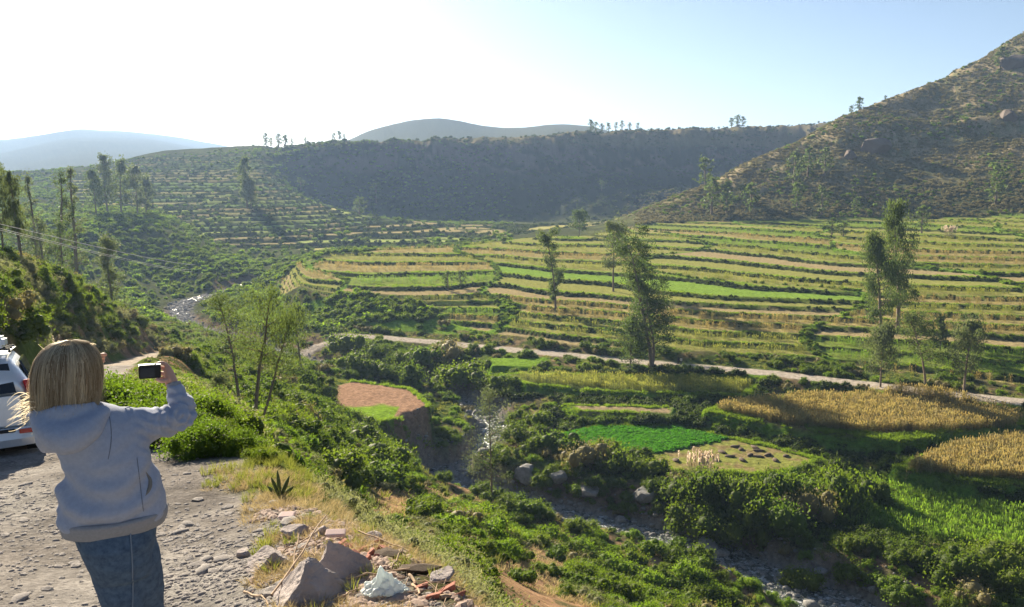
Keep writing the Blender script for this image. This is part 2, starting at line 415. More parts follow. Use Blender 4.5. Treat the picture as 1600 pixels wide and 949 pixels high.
# ------------------------------------------------------------------ objects
def np_mesh(name, V, Fq, material, smooth=False, attrs=None):
    me = bpy.data.meshes.new(name)
    V = np.asarray(V, np.float32); Fq = np.asarray(Fq, np.int32)
    me.vertices.add(len(V)); me.vertices.foreach_set('co', V.ravel())
    k = Fq.shape[1]
    me.loops.add(Fq.size); me.loops.foreach_set('vertex_index', Fq.ravel())
    me.polygons.add(len(Fq)); me.polygons.foreach_set('loop_start', np.arange(0, Fq.size, k, dtype=np.int32))
    me.polygons.foreach_set('loop_total', np.full(len(Fq), k, np.int32))
    if smooth: me.polygons.foreach_set('use_smooth', np.ones(len(Fq), bool))
    me.update(calc_edges=True)
    for an, (dom, typ, arr) in (attrs or {}).items():
        a = me.attributes.new(an, typ, dom)
        a.data.foreach_set('color' if 'COLOR' in typ else 'value', np.asarray(arr, np.float32).ravel())
    for mm in (material if isinstance(material, list) else [material]): me.materials.append(mm)
    return me
def link(name, me, parent=None, loc=(0, 0, 0), rot=(0, 0, 0), scale=1):
    o = bpy.data.objects.new(name, me); COL.objects.link(o)
    o.location = loc; o.rotation_euler = rot
    o.scale = (scale,) * 3 if np.isscalar(scale) else scale
    if parent: o.parent = parent
    return o
def tag(o, label=None, cat=None, group=None, kind=None):
    if label: o['label'] = label
    if cat: o['category'] = cat
    if group: o['group'] = group
    if kind: o['kind'] = kind
    return o
def empty(name, loc, rz=0, scale=1):
    o = bpy.data.objects.new(name, None); COL.objects.link(o)
    o.location = loc; o.rotation_euler = (0, 0, rz); o.scale = (scale,) * 3
    o.empty_display_size = .2
    return o

# ------------------------------------------------------------------ ground sheet
dense = np.linspace(R(-33.5), R(35), 860)
left = -np.geomspace(33.6, 80, 45)[::-1]; right = np.geomspace(35.1, 80, 42)
PH = np.concatenate([np.radians(left), dense, np.radians(right)])
def rads():
    r = [0.7]
    while r[-1] < 6800:
        q = r[-1]
        f = .016 if q < 3 else .009 if q < 9 else .014 if q < 80 else .0080 if q < 180 else .0046 if q < 500 else .0075 if q < 1050 else .03
        r.append(q * (1 + f))
    return np.array(r)
RR = rads()
PHg, RRg = np.meshgrid(PH, RR)
GX = RRg * np.sin(PHg); GY = RRg * np.cos(PHg)
GZ, GM = surf(GX.ravel(), GY.ravel())
NR, NP = GX.shape
def lerp3(c, col, w):
    w = np.clip(w, 0, 1)[:, None]
    return c * (1 - w) + np.array(col)[None, :] * w
def ground_colour(x, y, z, M):
    n1 = fbm(x / 11., y / 11., 4, 91) * .5 + .5; n2 = fbm(x / 2.2, y / 2.2, 4, 92) * .5 + .5
    c = np.zeros((x.size, 3)) + (.085, .080, .040)
    c = lerp3(c, (.20, .145, .080), sstep(.50, .66, n2))
    c = lerp3(c, (.075, .115, .022), sstep(.50, .62, n1) * .8)
    Y = M['Y']
    nb = sstep(8, 14, Y) * (1 - sstep(120, 150, Y))
    c = lerp3(c, (.21, .135, .085), nb * sstep(.44, .56, n2) * sstep(.62, .45, n1) * .9)
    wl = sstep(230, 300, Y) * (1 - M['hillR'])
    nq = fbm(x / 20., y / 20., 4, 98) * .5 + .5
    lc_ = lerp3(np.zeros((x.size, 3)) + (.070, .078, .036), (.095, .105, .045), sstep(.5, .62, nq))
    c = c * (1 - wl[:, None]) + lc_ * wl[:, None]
    # right hill: tussocks, bare brown strips
    h = M['hillR']
    n3 = fbm(x / 16., y / 16., 5, 93) * .5 + .5
    hc = lerp3(np.zeros((x.size, 3)) + (.27, .22, .13), (.19, .18, .085), sstep(.45, .6, n3))
    hc = lerp3(hc, (.32, .25, .15), sstep(.58, .68, n2))
    c = c * (1 - h[:, None]) + hc * h[:, None]
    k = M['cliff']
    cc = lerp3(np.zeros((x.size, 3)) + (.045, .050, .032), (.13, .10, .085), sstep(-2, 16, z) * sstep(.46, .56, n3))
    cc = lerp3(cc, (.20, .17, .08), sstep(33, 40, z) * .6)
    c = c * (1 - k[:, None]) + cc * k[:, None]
    c = lerp3(c, (.10, .10, .055), M['far'])
    # terraces
    t = M['t1']; r = M['r1']; kd = crop_of(M)
    tc = np.zeros((x.size, 3))
    pal = np.array([(.30, .25, .11), (.25, .24, .08), (.17, .21, .05), (.23, .23, .07), (.29, .23, .12), (.17, .26, .045)])
    tc[:] = pal[kd]
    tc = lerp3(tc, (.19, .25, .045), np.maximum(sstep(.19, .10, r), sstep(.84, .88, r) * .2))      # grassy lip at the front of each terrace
    tc = lerp3(tc, (.034, .042, .016), sstep(.88, .905, r) * (1 - sstep(.985, 1., r)))  # scrubby riser, its backlit shade deepened in the colour
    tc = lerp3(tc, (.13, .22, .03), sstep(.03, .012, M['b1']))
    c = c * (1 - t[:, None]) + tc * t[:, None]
    t = M['t2']; r = M['r2']; hh = hash1(M['f2'], M['c2'], 9)
    pal = np.array([(.36, .33, .13), (.28, .32, .10), (.20, .27, .08), (.30, .25, .12)])  # far treads kept pale: glancing sunlight put into the colour
    tc = pal[(hh * 4).astype(int) % 4]
    tc = lerp3(tc, (.05, .058, .03), sstep(.44, .54, r))  # dark band reaches onto the tread: bank shade put into the colour
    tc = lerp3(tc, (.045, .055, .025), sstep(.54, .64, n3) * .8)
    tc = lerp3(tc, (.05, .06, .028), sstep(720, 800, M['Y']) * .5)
    c = c * (1 - t[:, None]) + tc * t[:, None]
    # fields
    F = M['fields']
    fc = {'plateau': (.30, .185, .12), 'alfalfa': (.08, .22, .03), 'fallow': (.26, .20, .12), 'maize_a': (.17, .14, .06), 'maize_b': (.17, .13, .06), 'maize_c': (.07, .10, .03), 'strip': (.13, .15, .04), 'lawn': (.15, .24, .03)}
    for kf, col in fc.items():
        sd = F[kf]
        c = lerp3(c, (.11, .20, .022), sstep(3.2, .4, sd) * (kf != 'plateau'))
        c = lerp3(c, col, sstep(.3, -.6, sd))
    w = sstep(.3, -.6, F['alfalfa']) * sstep(-3, 3, x - 27 - (y - 137) * 1.9 + 4 * fbm(x / 5., y / 5., 2, 95))
    c = lerp3(c, (.20, .21, .055), w); c = lerp3(c, (.22, .17, .08), w * sstep(.52, .62, n2))
    w = sstep(.3, -.6, F['plateau']) * sstep(144.5, 142.5, y + 1.5 * fbm(x / 3., y / 3., 2, 96)) * (x < -20)
    c = lerp3(c, (.17, .27, .03), w)
    c = lerp3(c, (.30, .185, .11), M['orange'] * sstep(.25, .45, n2))
    c = lerp3(c, (.15, .25, .03), M['grassy'] * .9)
    # banks cut by the river, river bed, roads
    c = lerp3(c, (.175, .125, .085), M['cut'] * sstep(.35, .5, n1 + .25) * .85)
    c = lerp3(c, (.19, .18, .17), sstep(3., -1, M['river'] - M['rw']))
    c = lerp3(c, (.36, .31, .26), sstep(.5, -.3, M['road']))
    c = lerp3(c, (.12, .15, .03), sstep(-.35, -.05, np.abs(M['road'] + 2.7) * -1 + .1) * .0)
    g = M['gravel']
    gc = lerp3(np.zeros((x.size, 3)) + (.29, .27, .25), (.20, .18, .165), sstep(.4, .7, n2))
    c = c * (1 - g[:, None]) + gc * g[:, None]
    # straw litter along the rim
    return c * (0.86 + .28 * (fbm(x / .8, y / .8, 3, 97)[:, None] * .5 + .5))
gx, gy = GX.ravel(), GY.ravel()
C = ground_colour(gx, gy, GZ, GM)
idx = np.arange(NR * NP).reshape(NR, NP)
Q = np.stack([idx[:-1, :-1].ravel(), idx[:-1, 1:].ravel(), idx[1:, 1:].ravel(), idx[1:, :-1].ravel()], 1)[:, ::-1]
gm = mat('ground', None, 1., spec=.0); t = NT(gm)
ca = t.n('ShaderNodeAttribute', attribute_name='col')
geo = t.n('ShaderNodeNewGeometry')
nz = t.n('ShaderNodeTexNoise', Scale=1.3, Detail=10, Roughness=.72); t.l(geo.outputs['Position'], nz.inputs['Vector'])
nf = t.n('ShaderNodeTexNoise', Scale=22., Detail=6, Roughness=.7); t.l(geo.outputs['Position'], nf.inputs['Vector'])
mp = t.n('ShaderNodeMapRange'); mp.inputs[1].default_value = .35; mp.inputs[2].default_value = .65; mp.inputs[3].default_value = .62; mp.inputs[4].default_value = 1.38
t.l(nz.outputs['Fac'], mp.inputs[0])
mp2 = t.n('ShaderNodeMapRange'); mp2.inputs[1].default_value = .35; mp2.inputs[2].default_value = .65; mp2.inputs[3].default_value = .75; mp2.inputs[4].default_value = 1.25
t.l(nf.outputs['Fac'], mp2.inputs[0])
mm = t.n('ShaderNodeMath', operation='MULTIPLY'); t.l(mp.outputs[0], mm.inputs[0]); t.l(mp2.outputs[0], mm.inputs[1])
vm = t.n('ShaderNodeVectorMath', operation='SCALE'); t.l(ca.outputs['Color'], vm.inputs[0]); t.l(mm.outputs[0], vm.inputs['Scale'])
t.l(vm.outputs[0], t.b.inputs['Base Color'])
b1 = t.n('ShaderNodeBump', Strength=.7, Distance=.25); t.l(nz.outputs['Fac'], b1.inputs['Height'])
b2 = t.n('ShaderNodeBump', Strength=.6, Distance=.02); t.l(nf.outputs['Fac'], b2.inputs['Height']); t.l(b1.outputs[0], b2.inputs['Normal'])
t.l(b2.outputs[0], t.b.inputs['Normal'])
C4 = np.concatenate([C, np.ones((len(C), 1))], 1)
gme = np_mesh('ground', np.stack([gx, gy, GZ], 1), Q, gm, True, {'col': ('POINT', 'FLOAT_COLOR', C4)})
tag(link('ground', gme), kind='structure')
print('ground verts', len(gx))
# ------------------------------------------------------------------ plant and stone shapes shared by their copies
G = {}
M_ = {
 'bush': leaf_mat('bush leaf', (.055, .088, .014), (.14, .175, .026), .45),
 'bush_bright': leaf_mat('bright leaf', (.10, .16, .016), (.18, .25, .028), .5),
 'bush_grey': leaf_mat('grey green leaf', (.16, .168, .088), (.26, .26, .15), .42, tcol=(1.3, 1.35, .9)),
 'euca': leaf_mat('eucalyptus leaf', (.065, .095, .035), (.12, .145, .055), .45, tcol=(1.3, 1.45, .8)),
 'euca_pale': leaf_mat('pale eucalyptus leaf', (.10, .125, .06), (.15, .17, .08), .4, tcol=(1.3, 1.4, .9)),
 'bush_rim': leaf_mat('rim leaf', (.075, .12, .018), (.13, .18, .028), .42),
 'bank': leaf_mat('bank scrub', (.030, .048, .012), (.075, .10, .02), .35),  # darker than the bush leaf: shade of the banks put into the colour
 'grass_rim': leaf_mat('rim grass', (.12, .14, .045), (.22, .20, .08), .4),
 'grass': leaf_mat('bright grass', (.12, .165, .026), (.19, .25, .04), .5),
 'straw': leaf_mat('straw', (.30, .235, .14), (.48, .41, .26), .35, tcol=(1.2, 1.1, .8)),
 'maize_dry': leaf_mat('dry maize', (.38, .295, .14), (.29, .28, .11), .4, tcol=(1.3, 1.2, .8)),
 'maize_mid': leaf_mat('ripening maize', (.30, .29, .10), (.22, .26, .065), .45, tcol=(1.4, 1.4, .7)),
 'maize_green': leaf_mat('green maize', (.13, .22, .035), (.22, .28, .06), .45),
 'alfalfa': leaf_mat('alfalfa', (.055, .18, .02), (.10, .26, .03), .45),
 'scrub': leaf_mat('hill scrub', (.17, .155, .07), (.27, .23, .12), .35, tcol=(1.3, 1.3, .8)),
 'plume': leaf_mat('plume', (.62, .52, .40), (.75, .66, .55), .5, tcol=(1.1, 1.05, 1)),
}
M_['bark'] = noisy(mat('bark'), (.20, .15, .11), .4, 8, .5)
M_['stem'] = noisy(mat('stem'), (.11, .08, .05), .4, 8, .5)
M_['stone'] = noisy(mat('stone'), (.36, .33, .31), .3, 3.5, .5, 14, .03, col2=(.22, .19, .175))
M_['river_stone'] = noisy(mat('river stone'), (.30, .29, .28), .3, 2.5, .4, 10, .05, col2=(.13, .125, .12))

def quads(P, A, B, W, L):
    """leaf quads: centre P, along A (unit) half-length L, across B half-width W; a bent kite"""
    n = len(P)
    L = np.asarray(L).reshape(-1, 1); W = np.asarray(W).reshape(-1, 1)
    V = np.stack([P - A * L, P + B * W, P + A * L, P - B * W], 1).reshape(-1, 3)
    F = np.arange(4 * n).reshape(n, 4)
    return V, F
def unit(v): return v / (np.linalg.norm(v, axis=1, keepdims=True) + 1e-9)
def rdirs(n, g=rng): return unit(g.normal(size=(n, 3)))
def lobes_leaves(g, lobes, n, lw, ll, droop=0.0, shell=.35, up=.0):
    """leaves filling the outer shell of a set of ellipsoid lobes (x,y,z,rx,ry,rz)"""
    lobes = np.asarray(lobes, float)
    vol = (lobes[:, 3] * lobes[:, 4] * lobes[:, 5]) ** (2 / 3.)
    k = g.choice(len(lobes), n, p=vol / vol.sum())
    d = rdirs(n, g)
    r = 1 - shell * g.random(n) ** 1.5
    r *= 1 + .16 * np.sin(d[:, 0] * 7 + k) * np.sin(d[:, 1] * 6 + 2 * k) + .15 * g.normal(size=n)
    P = lobes[k, :3] + d * lobes[k, 3:] * r[:, None]
    A = unit(rdirs(n, g) * .9 + d * .6 + np.array([0, 0, -droop + up]))
    B = unit(np.cross(A, rdirs(n, g)))
    s = .6 + .8 * g.random(n)
    V, F = quads(P, A, B, lw * s, ll * s)
    return V, F, np.repeat(g.random(n), 1)
def mk(name, parts, material):
    """parts: list of (V, F, shade per face)"""
    VV = []; FF = []; SS = []; o = 0
    for V, F, s in parts:
        VV.append(V); FF.append(F + o); SS.append(s); o += len(V)
    return np_mesh(name, np.concatenate(VV), np.concatenate(FF), material, False, {'shade': ('FACE', 'FLOAT', np.concatenate(SS))})
def core(lobes, f=.72, seg=7):  # solid core added among the leaves to block light
    """low ellipsoids of quads inside a bush, in its darkest leaf tone"""
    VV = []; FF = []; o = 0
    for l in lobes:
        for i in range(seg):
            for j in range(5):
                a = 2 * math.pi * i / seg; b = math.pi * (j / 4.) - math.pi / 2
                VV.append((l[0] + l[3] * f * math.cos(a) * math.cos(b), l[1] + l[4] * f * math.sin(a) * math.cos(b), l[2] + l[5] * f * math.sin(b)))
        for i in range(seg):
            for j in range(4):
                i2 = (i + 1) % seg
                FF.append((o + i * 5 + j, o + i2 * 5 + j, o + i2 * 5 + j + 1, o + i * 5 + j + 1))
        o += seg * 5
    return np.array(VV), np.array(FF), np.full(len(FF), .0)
def bush_lobes(g, n=7, flat=.75):
    L = [(0, 0, .38, .42, .42, .42 * flat)]
    for i in range(n):
        a = g.random() * 6.28; r = .22 + .3 * g.random()
        s = .18 + .16 * g.random()
        L.append((r * math.cos(a), r * math.sin(a), .16 + .5 * g.random() * (1 - r), s, s, s * (.8 + .3 * g.random())))
    return L
def bush(name, material, seed, n, lw, ll, nl=7, flat=.75, **kw):
    g = np.random.default_rng(seed); lb = bush_lobes(g, nl, flat)
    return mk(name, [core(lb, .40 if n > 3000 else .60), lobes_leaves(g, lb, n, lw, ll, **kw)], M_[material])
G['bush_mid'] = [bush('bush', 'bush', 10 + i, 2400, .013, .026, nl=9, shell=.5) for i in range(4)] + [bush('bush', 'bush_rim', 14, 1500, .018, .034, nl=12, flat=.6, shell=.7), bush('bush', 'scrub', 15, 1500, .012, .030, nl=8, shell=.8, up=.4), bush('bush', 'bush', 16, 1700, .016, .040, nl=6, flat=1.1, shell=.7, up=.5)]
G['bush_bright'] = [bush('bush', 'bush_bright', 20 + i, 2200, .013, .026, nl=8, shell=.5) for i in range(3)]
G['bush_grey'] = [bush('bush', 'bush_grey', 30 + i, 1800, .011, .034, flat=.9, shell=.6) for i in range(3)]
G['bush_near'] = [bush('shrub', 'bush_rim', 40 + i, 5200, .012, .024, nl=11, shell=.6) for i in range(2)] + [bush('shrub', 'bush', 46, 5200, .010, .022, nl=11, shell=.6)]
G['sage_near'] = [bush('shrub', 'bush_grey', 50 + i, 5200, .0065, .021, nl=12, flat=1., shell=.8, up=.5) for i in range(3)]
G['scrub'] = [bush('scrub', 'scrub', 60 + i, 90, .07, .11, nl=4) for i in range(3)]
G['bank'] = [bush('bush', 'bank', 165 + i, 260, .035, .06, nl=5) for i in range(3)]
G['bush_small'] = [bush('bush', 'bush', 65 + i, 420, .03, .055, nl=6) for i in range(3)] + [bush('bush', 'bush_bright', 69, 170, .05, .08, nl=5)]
def tuft(name, material, seed, n, h, w, spread, lean=.5, tri=False):
    g = np.random.default_rng(seed)
    a = g.random(n) * 6.28; r = spread * np.sqrt(g.random(n))
    base = np.stack([r * np.cos(a), r * np.sin(a), np.zeros(n)], 1)
    ln = lean * (g.random(n) ** .7)
    b2 = a + g.normal(size=n) * .8
    d = unit(np.stack([np.cos(b2) * ln, np.sin(b2) * ln, np.ones(n)], 1))
    hh = h * (.5 + .6 * g.random(n))[:, None]
    side = unit(np.cross(d, rdirs(n, g))) * w
    tip = base + d * hh + np.stack([np.cos(b2), np.sin(b2), -.6 * np.ones(n)], 1) * hh * .25 * ln[:, None]
    mid = base + d * hh * .5
    V = np.stack([base - side, base + side, mid + side * .8, tip, mid - side * .8], 1).reshape(-1, 3)
    i = np.arange(n) * 5
    F = np.stack([i, i + 1, i + 2, i + 4], 1); F2 = np.stack([i + 4, i + 2, i + 3, i + 3], 1)
    F2 = np.stack([i + 4, i + 2, i + 3], 1)
    # as quads only: repeat the tip with a hair of width
    V = np.concatenate([V, tip + side * .1]); j = np.arange(n) + 5 * n
    F2 = np.stack([i + 4, i + 2, j, i + 3], 1)
    s = g.random(n)
    return mk(name, [(V, np.concatenate([F, F2]), np.concatenate([s, s]))], M_[material])
G['grass'] = [tuft('grass', 'grass', 70 + i, 26, .55, .035, .42, .7) for i in range(3)]
G['straw'] = [tuft('straw', 'straw', 75 + i, 24, .5, .03, .4, .8) for i in range(3)]
G['grass_near'] = [tuft('grass', 'grass_rim', 80 + i, 46, .20, .004, .09, .7) for i in range(3)]
G['grass_dull'] = [tuft('grass', 'grass_rim', 180 + i, 26, .55, .035, .42, .7) for i in range(3)]
G['straw_near'] = [tuft('straw', 'straw', 85 + i, 40, .17, .003, .12, 1.4) for i in range(3)]
G['alfalfa'] = [bush('alfalfa', 'alfalfa', 90 + i, 60, .09, .14, nl=3, flat=.6) for i in range(2)]
def maize(name, material, seed, plants, h, spread, leafn=5):
    g = np.random.default_rng(seed); parts = []
    for p in range(plants):
        bx, by = spread * (g.random(2) * 2 - 1); H = h * (.75 + .45 * g.random()); sh = g.random()
        n = leafn
        t = .15 + .75 * (np.arange(n) + g.random(n) * .6) / n
        a = g.random() * 6.28 + np.arange(n) * 2.6
        L = H * (.24 + .10 * g.random(n))
        o = np.stack([bx + L * .55 * np.cos(a), by + L * .55 * np.sin(a), t * H + L * .22], 1)
        A = unit(np.stack([np.cos(a), np.sin(a), .15 + .7 * (g.random(n) - .35)], 1)); B = unit(np.cross(A, np.tile([0, 0, 1.], (n, 1))) + .3 * rdirs(n, g))
        V, F = quads(o, A, B, np.full(n, .055 * h / 1.7), L * .6)
        parts.append((V, F, np.full(n, sh) * .7 + .3 * g.random(n)))
        w = .022
        st = np.array([(bx - w, by, 0), (bx + w, by, 0), (bx + w * .5, by, H), (bx - w * .5, by, H), (bx, by - w, 0), (bx, by + w, 0), (bx, by + w * .5, H * .98), (bx, by - w * .5, H * .98)])
        parts.append((st, np.array([(0, 1, 2, 3), (4, 5, 6, 7)]), np.array([sh, sh])))
        tz = np.array([(bx - .06, by, H * .93), (bx + .06, by - .03, H * .93), (bx + .05, by + .04, H * 1.14), (bx - .05, by, H * 1.14)])
        parts.append((tz, np.array([(0, 1, 2, 3)]), np.array([.1])))
    return mk(name, parts, M_[material])
G['maize_dry'] = [maize('maize', 'maize_dry', 100 + i, 6, 1.6, .8) for i in range(3)]
G['maize_mid'] = [maize('maize', 'maize_mid', 105 + i, 6, 1.5, .8) for i in range(3)]
G['maize_green'] = [maize('maize', 'maize_green', 110 + i, 6, 1.7, .75, 6) for i in range(3)]

def rock_mesh(name, material, seed, sub=2, rough=.28, flat=.65, angular=False):
    g = np.random.default_rng(seed)
    bm = bmesh.new(); bmesh.ops.create_icosphere(bm, subdivisions=sub, radius=1)
    P = np.array([v.co[:] for v in bm.verts])
    o = g.random(3) * 50
    if angular:
        pl = rdirs(11, g); dd = .55 + .35 * g.random(11)
        for k in range(11):
            m = P @ pl[k] - dd[k]; P = P - np.where(m > 0, m, 0)[:, None] * pl[k]
        f = 1 + .05 * fbm(P[:, 0] * 5 + o[0], P[:, 1] * 5 + P[:, 2] * 4 + o[1], 4, 3)
    else:
        f = 1 + rough * fbm(P[:, 0] * 1.3 + o[0], P[:, 1] * 1.3 + P[:, 2] * 1.7 + o[1], 3, 3)
    P = P * f[:, None] * np.array([1, .8 + .2 * g.random(), flat])
    for v, p in zip(bm.verts, P): v.co = p
    me = bpy.data.meshes.new(name); bm.to_mesh(me); bm.free(); me.materials.append(M_[material])
    if sub > 1 and not angular: me.polygons.foreach_set('use_smooth', [True] * len(me.polygons))
    return me
G['gravel'] = [rock_mesh('stone', 'stone', 200 + i, 1 if i < 3 else 2, .4, .45 + .1 * (i % 3), angular=i % 2 == 0) for i in range(6)]
G['boulder'] = [rock_mesh('boulder', 'river_stone', 210 + i, 2, .45, .7) for i in range(5)]

# ------------------------------------------------------------------ uncountable stuff: one object, its plants laid on points
def stuff(name, key, P, rot, scl, label=None, cat=None):
    meshes = G[key]; n = len(P)
    if n == 0: return
    me = bpy.data.meshes.new(name); me.vertices.add(n); me.vertices.foreach_set('co', np.asarray(P, np.float32).ravel())
    for an, tp, arr in (('rot', 'FLOAT', rot), ('scl', 'FLOAT', scl)):
        a = me.attributes.new(an, tp, 'POINT'); a.data.foreach_set('value', np.asarray(arr, np.float32))
    a = me.attributes.new('pick', 'INT', 'POINT'); a.data.foreach_set('value', rng.integers(0, len(meshes), n).astype(np.int32))
    o = link(name, me); tag(o, label, cat, kind='stuff')
    ng = bpy.data.node_groups.new(name, 'GeometryNodeTree')
    ng.interface.new_socket(name='Geometry', in_out='INPUT', socket_type='NodeSocketGeometry')
    ng.interface.new_socket(name='Geometry', in_out='OUTPUT', socket_type='NodeSocketGeometry')
    N = ng.nodes; Lk = ng.links.new
    gi = N.new('NodeGroupInput'); go = N.new('NodeGroupOutput'); ip = N.new('GeometryNodeInstanceOnPoints'); jn = N.new('GeometryNodeJoinGeometry')
    for m in meshes[::-1]:
        key_o = 'src_' + m.name
        src = SRC.get(key_o)
        if src is None:
            src = bpy.data.objects.new(m.name, m); SRC[key_o] = src
        oi = N.new('GeometryNodeObjectInfo'); oi.inputs['Object'].default_value = src; oi.inputs['As Instance'].default_value = True
        Lk(oi.outputs['Geometry'], jn.inputs[0])
    def attr(nm, tp):
        a = N.new('GeometryNodeInputNamedAttribute'); a.data_type = tp; a.inputs[0].default_value = nm; return a.outputs[0]
    ip.inputs['Pick Instance'].default_value = True
    Lk(gi.outputs[0], ip.inputs['Points']); Lk(jn.outputs[0], ip.inputs['Instance']); Lk(attr('pick', 'INT'), ip.inputs['Instance Index'])
    cx = N.new('ShaderNodeCombineXYZ'); Lk(attr('rot', 'FLOAT'), cx.inputs[2]); Lk(cx.outputs[0], ip.inputs['Rotation'])
    Lk(attr('scl', 'FLOAT'), ip.inputs['Scale']); Lk(ip.outputs[0], go.inputs[0])
    md = o.modifiers.new('scatter', 'NODES'); md.node_group = ng
    return o
SRC = {}
def sample(n, u0, u1, y0, y1, power=1.0, g=rng):
    """points spread evenly over the picture's depth rather than its area when power is small"""
    u = u0 + (u1 - u0) * g.random(n)
    t = g.random(n)
    a = y0 ** power; b = y1 ** power
    Y = (a + (b - a) * t) ** (1 / power)
    return u * Y, Y
CAP = ([150, 230, 300, 360, 430, 500, 560, 600, 650, 700, 760, 820, 900], [575, 590, 628, 650, 705, 732, 762, 788, 818, 848, 888, 945, 960])
CAPF = ([150, 230, 300, 400, 480, 530, 560, 600, 660, 728, 745, 790, 850, 930, 1000], [545, 560, 585, 600, 630, 660, 770, 806, 822, 818, 870, 932, 962, 955, 900])
def cap(x, y, z, s, hf=1.1):
    """the slope's shrubs grow low enough to leave the valley in view"""
    px = 800 + 1300 * (x / y); lim = np.where(y < 15, np.interp(px, *CAP), np.interp(px, *CAPF))
    yc = (474.5 - lim) / 1300; sl = (yc * CP - SP) / (CP + yc * SP)
    mx = (sl * y - z) / hf
    on = (px > 150) & (y < np.where(px < 545, 75, 48)) & (px < 1000)
    return np.where(on, np.clip(np.minimum(s, mx), .12, None), s)
def put(name, key, n, box, keep, size, power=1.0, sink=.05, label=None, cat=None):
    x, y = sample(n, *box, power)
    z, M = surf(x, y)
    k = keep(x, y, z, M) > rng.random(n)
    x, y, z = x[k], y[k], z[k]
    s = size[0] + (size[1] - size[0]) * rng.random(len(x)) ** 2
    if box[2] < 75: s = cap(x, y, z, s)
    return stuff(name, key, np.stack([x, y, z - sink * s], 1), rng.random(len(x)) * 6.28, s, label, cat)
def wild(M):
    """ground left to scrub"""
    F = M['fields']; w = np.ones(M['u'].shape)
    for k in F: w = w * (F[k] > 1.0)
    return w * (M['road'] > .8) * (M['river'] > M['rw'] + 1.0) * (1 - M['gravel']) * (1 - M['orange'] * .93) * (1 - .9 * M['grassy']) * (M['t1'] < .3) * (M['t2'] < .3)
def clump(x, y, s, seed, lo=-.15, hi=.15): return sstep(lo, hi, fbm(x / s, y / s, 3, seed))

INT = lambda r, a, b: (r > a) * (r < b)
# maize on the terraces
def maize_keep(kinds):
    def f(x, y, z, M):
        return (M['t1'] > .9) * INT(M['r1'], .18, .76) * (M['b1'] > .025) * np.isin(crop_of(M), kinds) * (M['road'] > 1) * (.25 + .75 * clump(x, y, 6., 301, -.5, -.2))
    return f
TB = (-.34, .68, 158, 440)
put('dry_maize_crop', 'maize_dry', 22000, TB, maize_keep([0]), (.8, 1.15), .3, label='dry tan maize standing on the mid valley terraces')
put('ripening_maize_crop', 'maize_mid', 22000, TB, maize_keep([1]), (.75, 1.1), .3, label='ripening yellow green maize on the mid valley terraces')
put('green_maize_crop', 'maize_green', 20000, TB, maize_keep([2]), (.7, 1.0), .3, label='green maize standing on the mid valley terraces')
# fields by the river
def fk(f, d=-1.5): return lambda x, y, z, M: (M['fields'][f] < d) * (.35 + .65 * clump(x, y, 2.5, 302, -.6, -.3)) * 1.
put('dry_maize_field', 'maize_dry', 6500, (.20, .63, 140, 172), fk('maize_a'), (.8, 1.1), label='dry yellow maize in the lower field below the road')
put('dry_maize_field', 'maize_dry', 4200, (.44, .68, 118, 142), fk('maize_b'), (.8, 1.15), label='rusty dry maize in the lower right field')
put('tall_maize_field', 'maize_green', 9500, (.26, .68, 97, 134), fk('maize_c'), (.7, 1.1), label='tall green maize in the lowest right field')
put('strip_maize_field', 'maize_mid', 3800, (-.02, .36, 152, 182), fk('strip'), (.6, 1.0), label='yellow green maize strip just below the far road')
put('alfalfa_field', 'alfalfa', 20000, (.02, .34, 124, 158), lambda x, y, z, M: (M['fields']['alfalfa'] < -.3) * (1 - sstep(-2, 2, x - 27 - (y - 137) * 1.9 + 4 * fbm(x / 5., y / 5., 2, 95))) * 1., (.5, .8), label='bright green alfalfa rows in the field beside the river')
# grass and bushes along terrace banks
put('terrace_bank_scrub', 'bank', 80000, TB, lambda x, y, z, M: (M['t1'] > .6) * INT(M['r1'], .87, .985) * (.35 + .65 * clump(x, y, 14., 303)) * (M['road'] > 1), (.5, 1.35), .3, .1, label='low dark scrub on the terrace banks')
put('terrace_lip_grass', 'grass', 90000, TB, lambda x, y, z, M: (M['t1'] > .6) * (M['r1'] < .15) * clump(x, y, 20., 304, -.4, .1) * (M['road'] > 1), (.6, 1.2), .3, .0, label='bright green grass along the terrace edges')
put('field_edge_grass', 'grass', 90000, (-.2, .68, 97, 185), lambda x, y, z, M: np.max([INT(M['fields'][k], -3.0 if 'maize' in k else -.6, 1.1) for k in M['fields']], 0) * (M['river'] > M['rw'] + 1) * (M['road'] > 1) * clump(x, y, 9., 305, -.5, 0), (.6, 1.3), .6, .0, label='bright green grass on the edges of the lower fields')
put('field_bank_scrub', 'bank', 30000, (-.1, .68, 97, 185), lambda x, y, z, M: np.max([INT(M['fields'][k], 1.0, 4.5) for k in M['fields'] if k != 'plateau'], 0) * (np.min([M['fields'][k] for k in M['fields']], 0) > .9) * (M['river'] > M['rw'] + 1) * (M['road'] > 1) * (.3 + .7 * clump(x, y, 6., 325)), (.7, 2.1), .6, .0, label='dark bushes on the banks below the lower fields')
put('terrace_path_scrub', 'bush_small', 60000, TB, lambda x, y, z, M: (M['t1'] > .8) * (M['b1'] < .022) * (.3 + .7 * clump(x, y, 12., 326)) * (M['road'] > 1), (.7, 1.8), .3, .1, label='bushes along the ditches that divide the terraces')
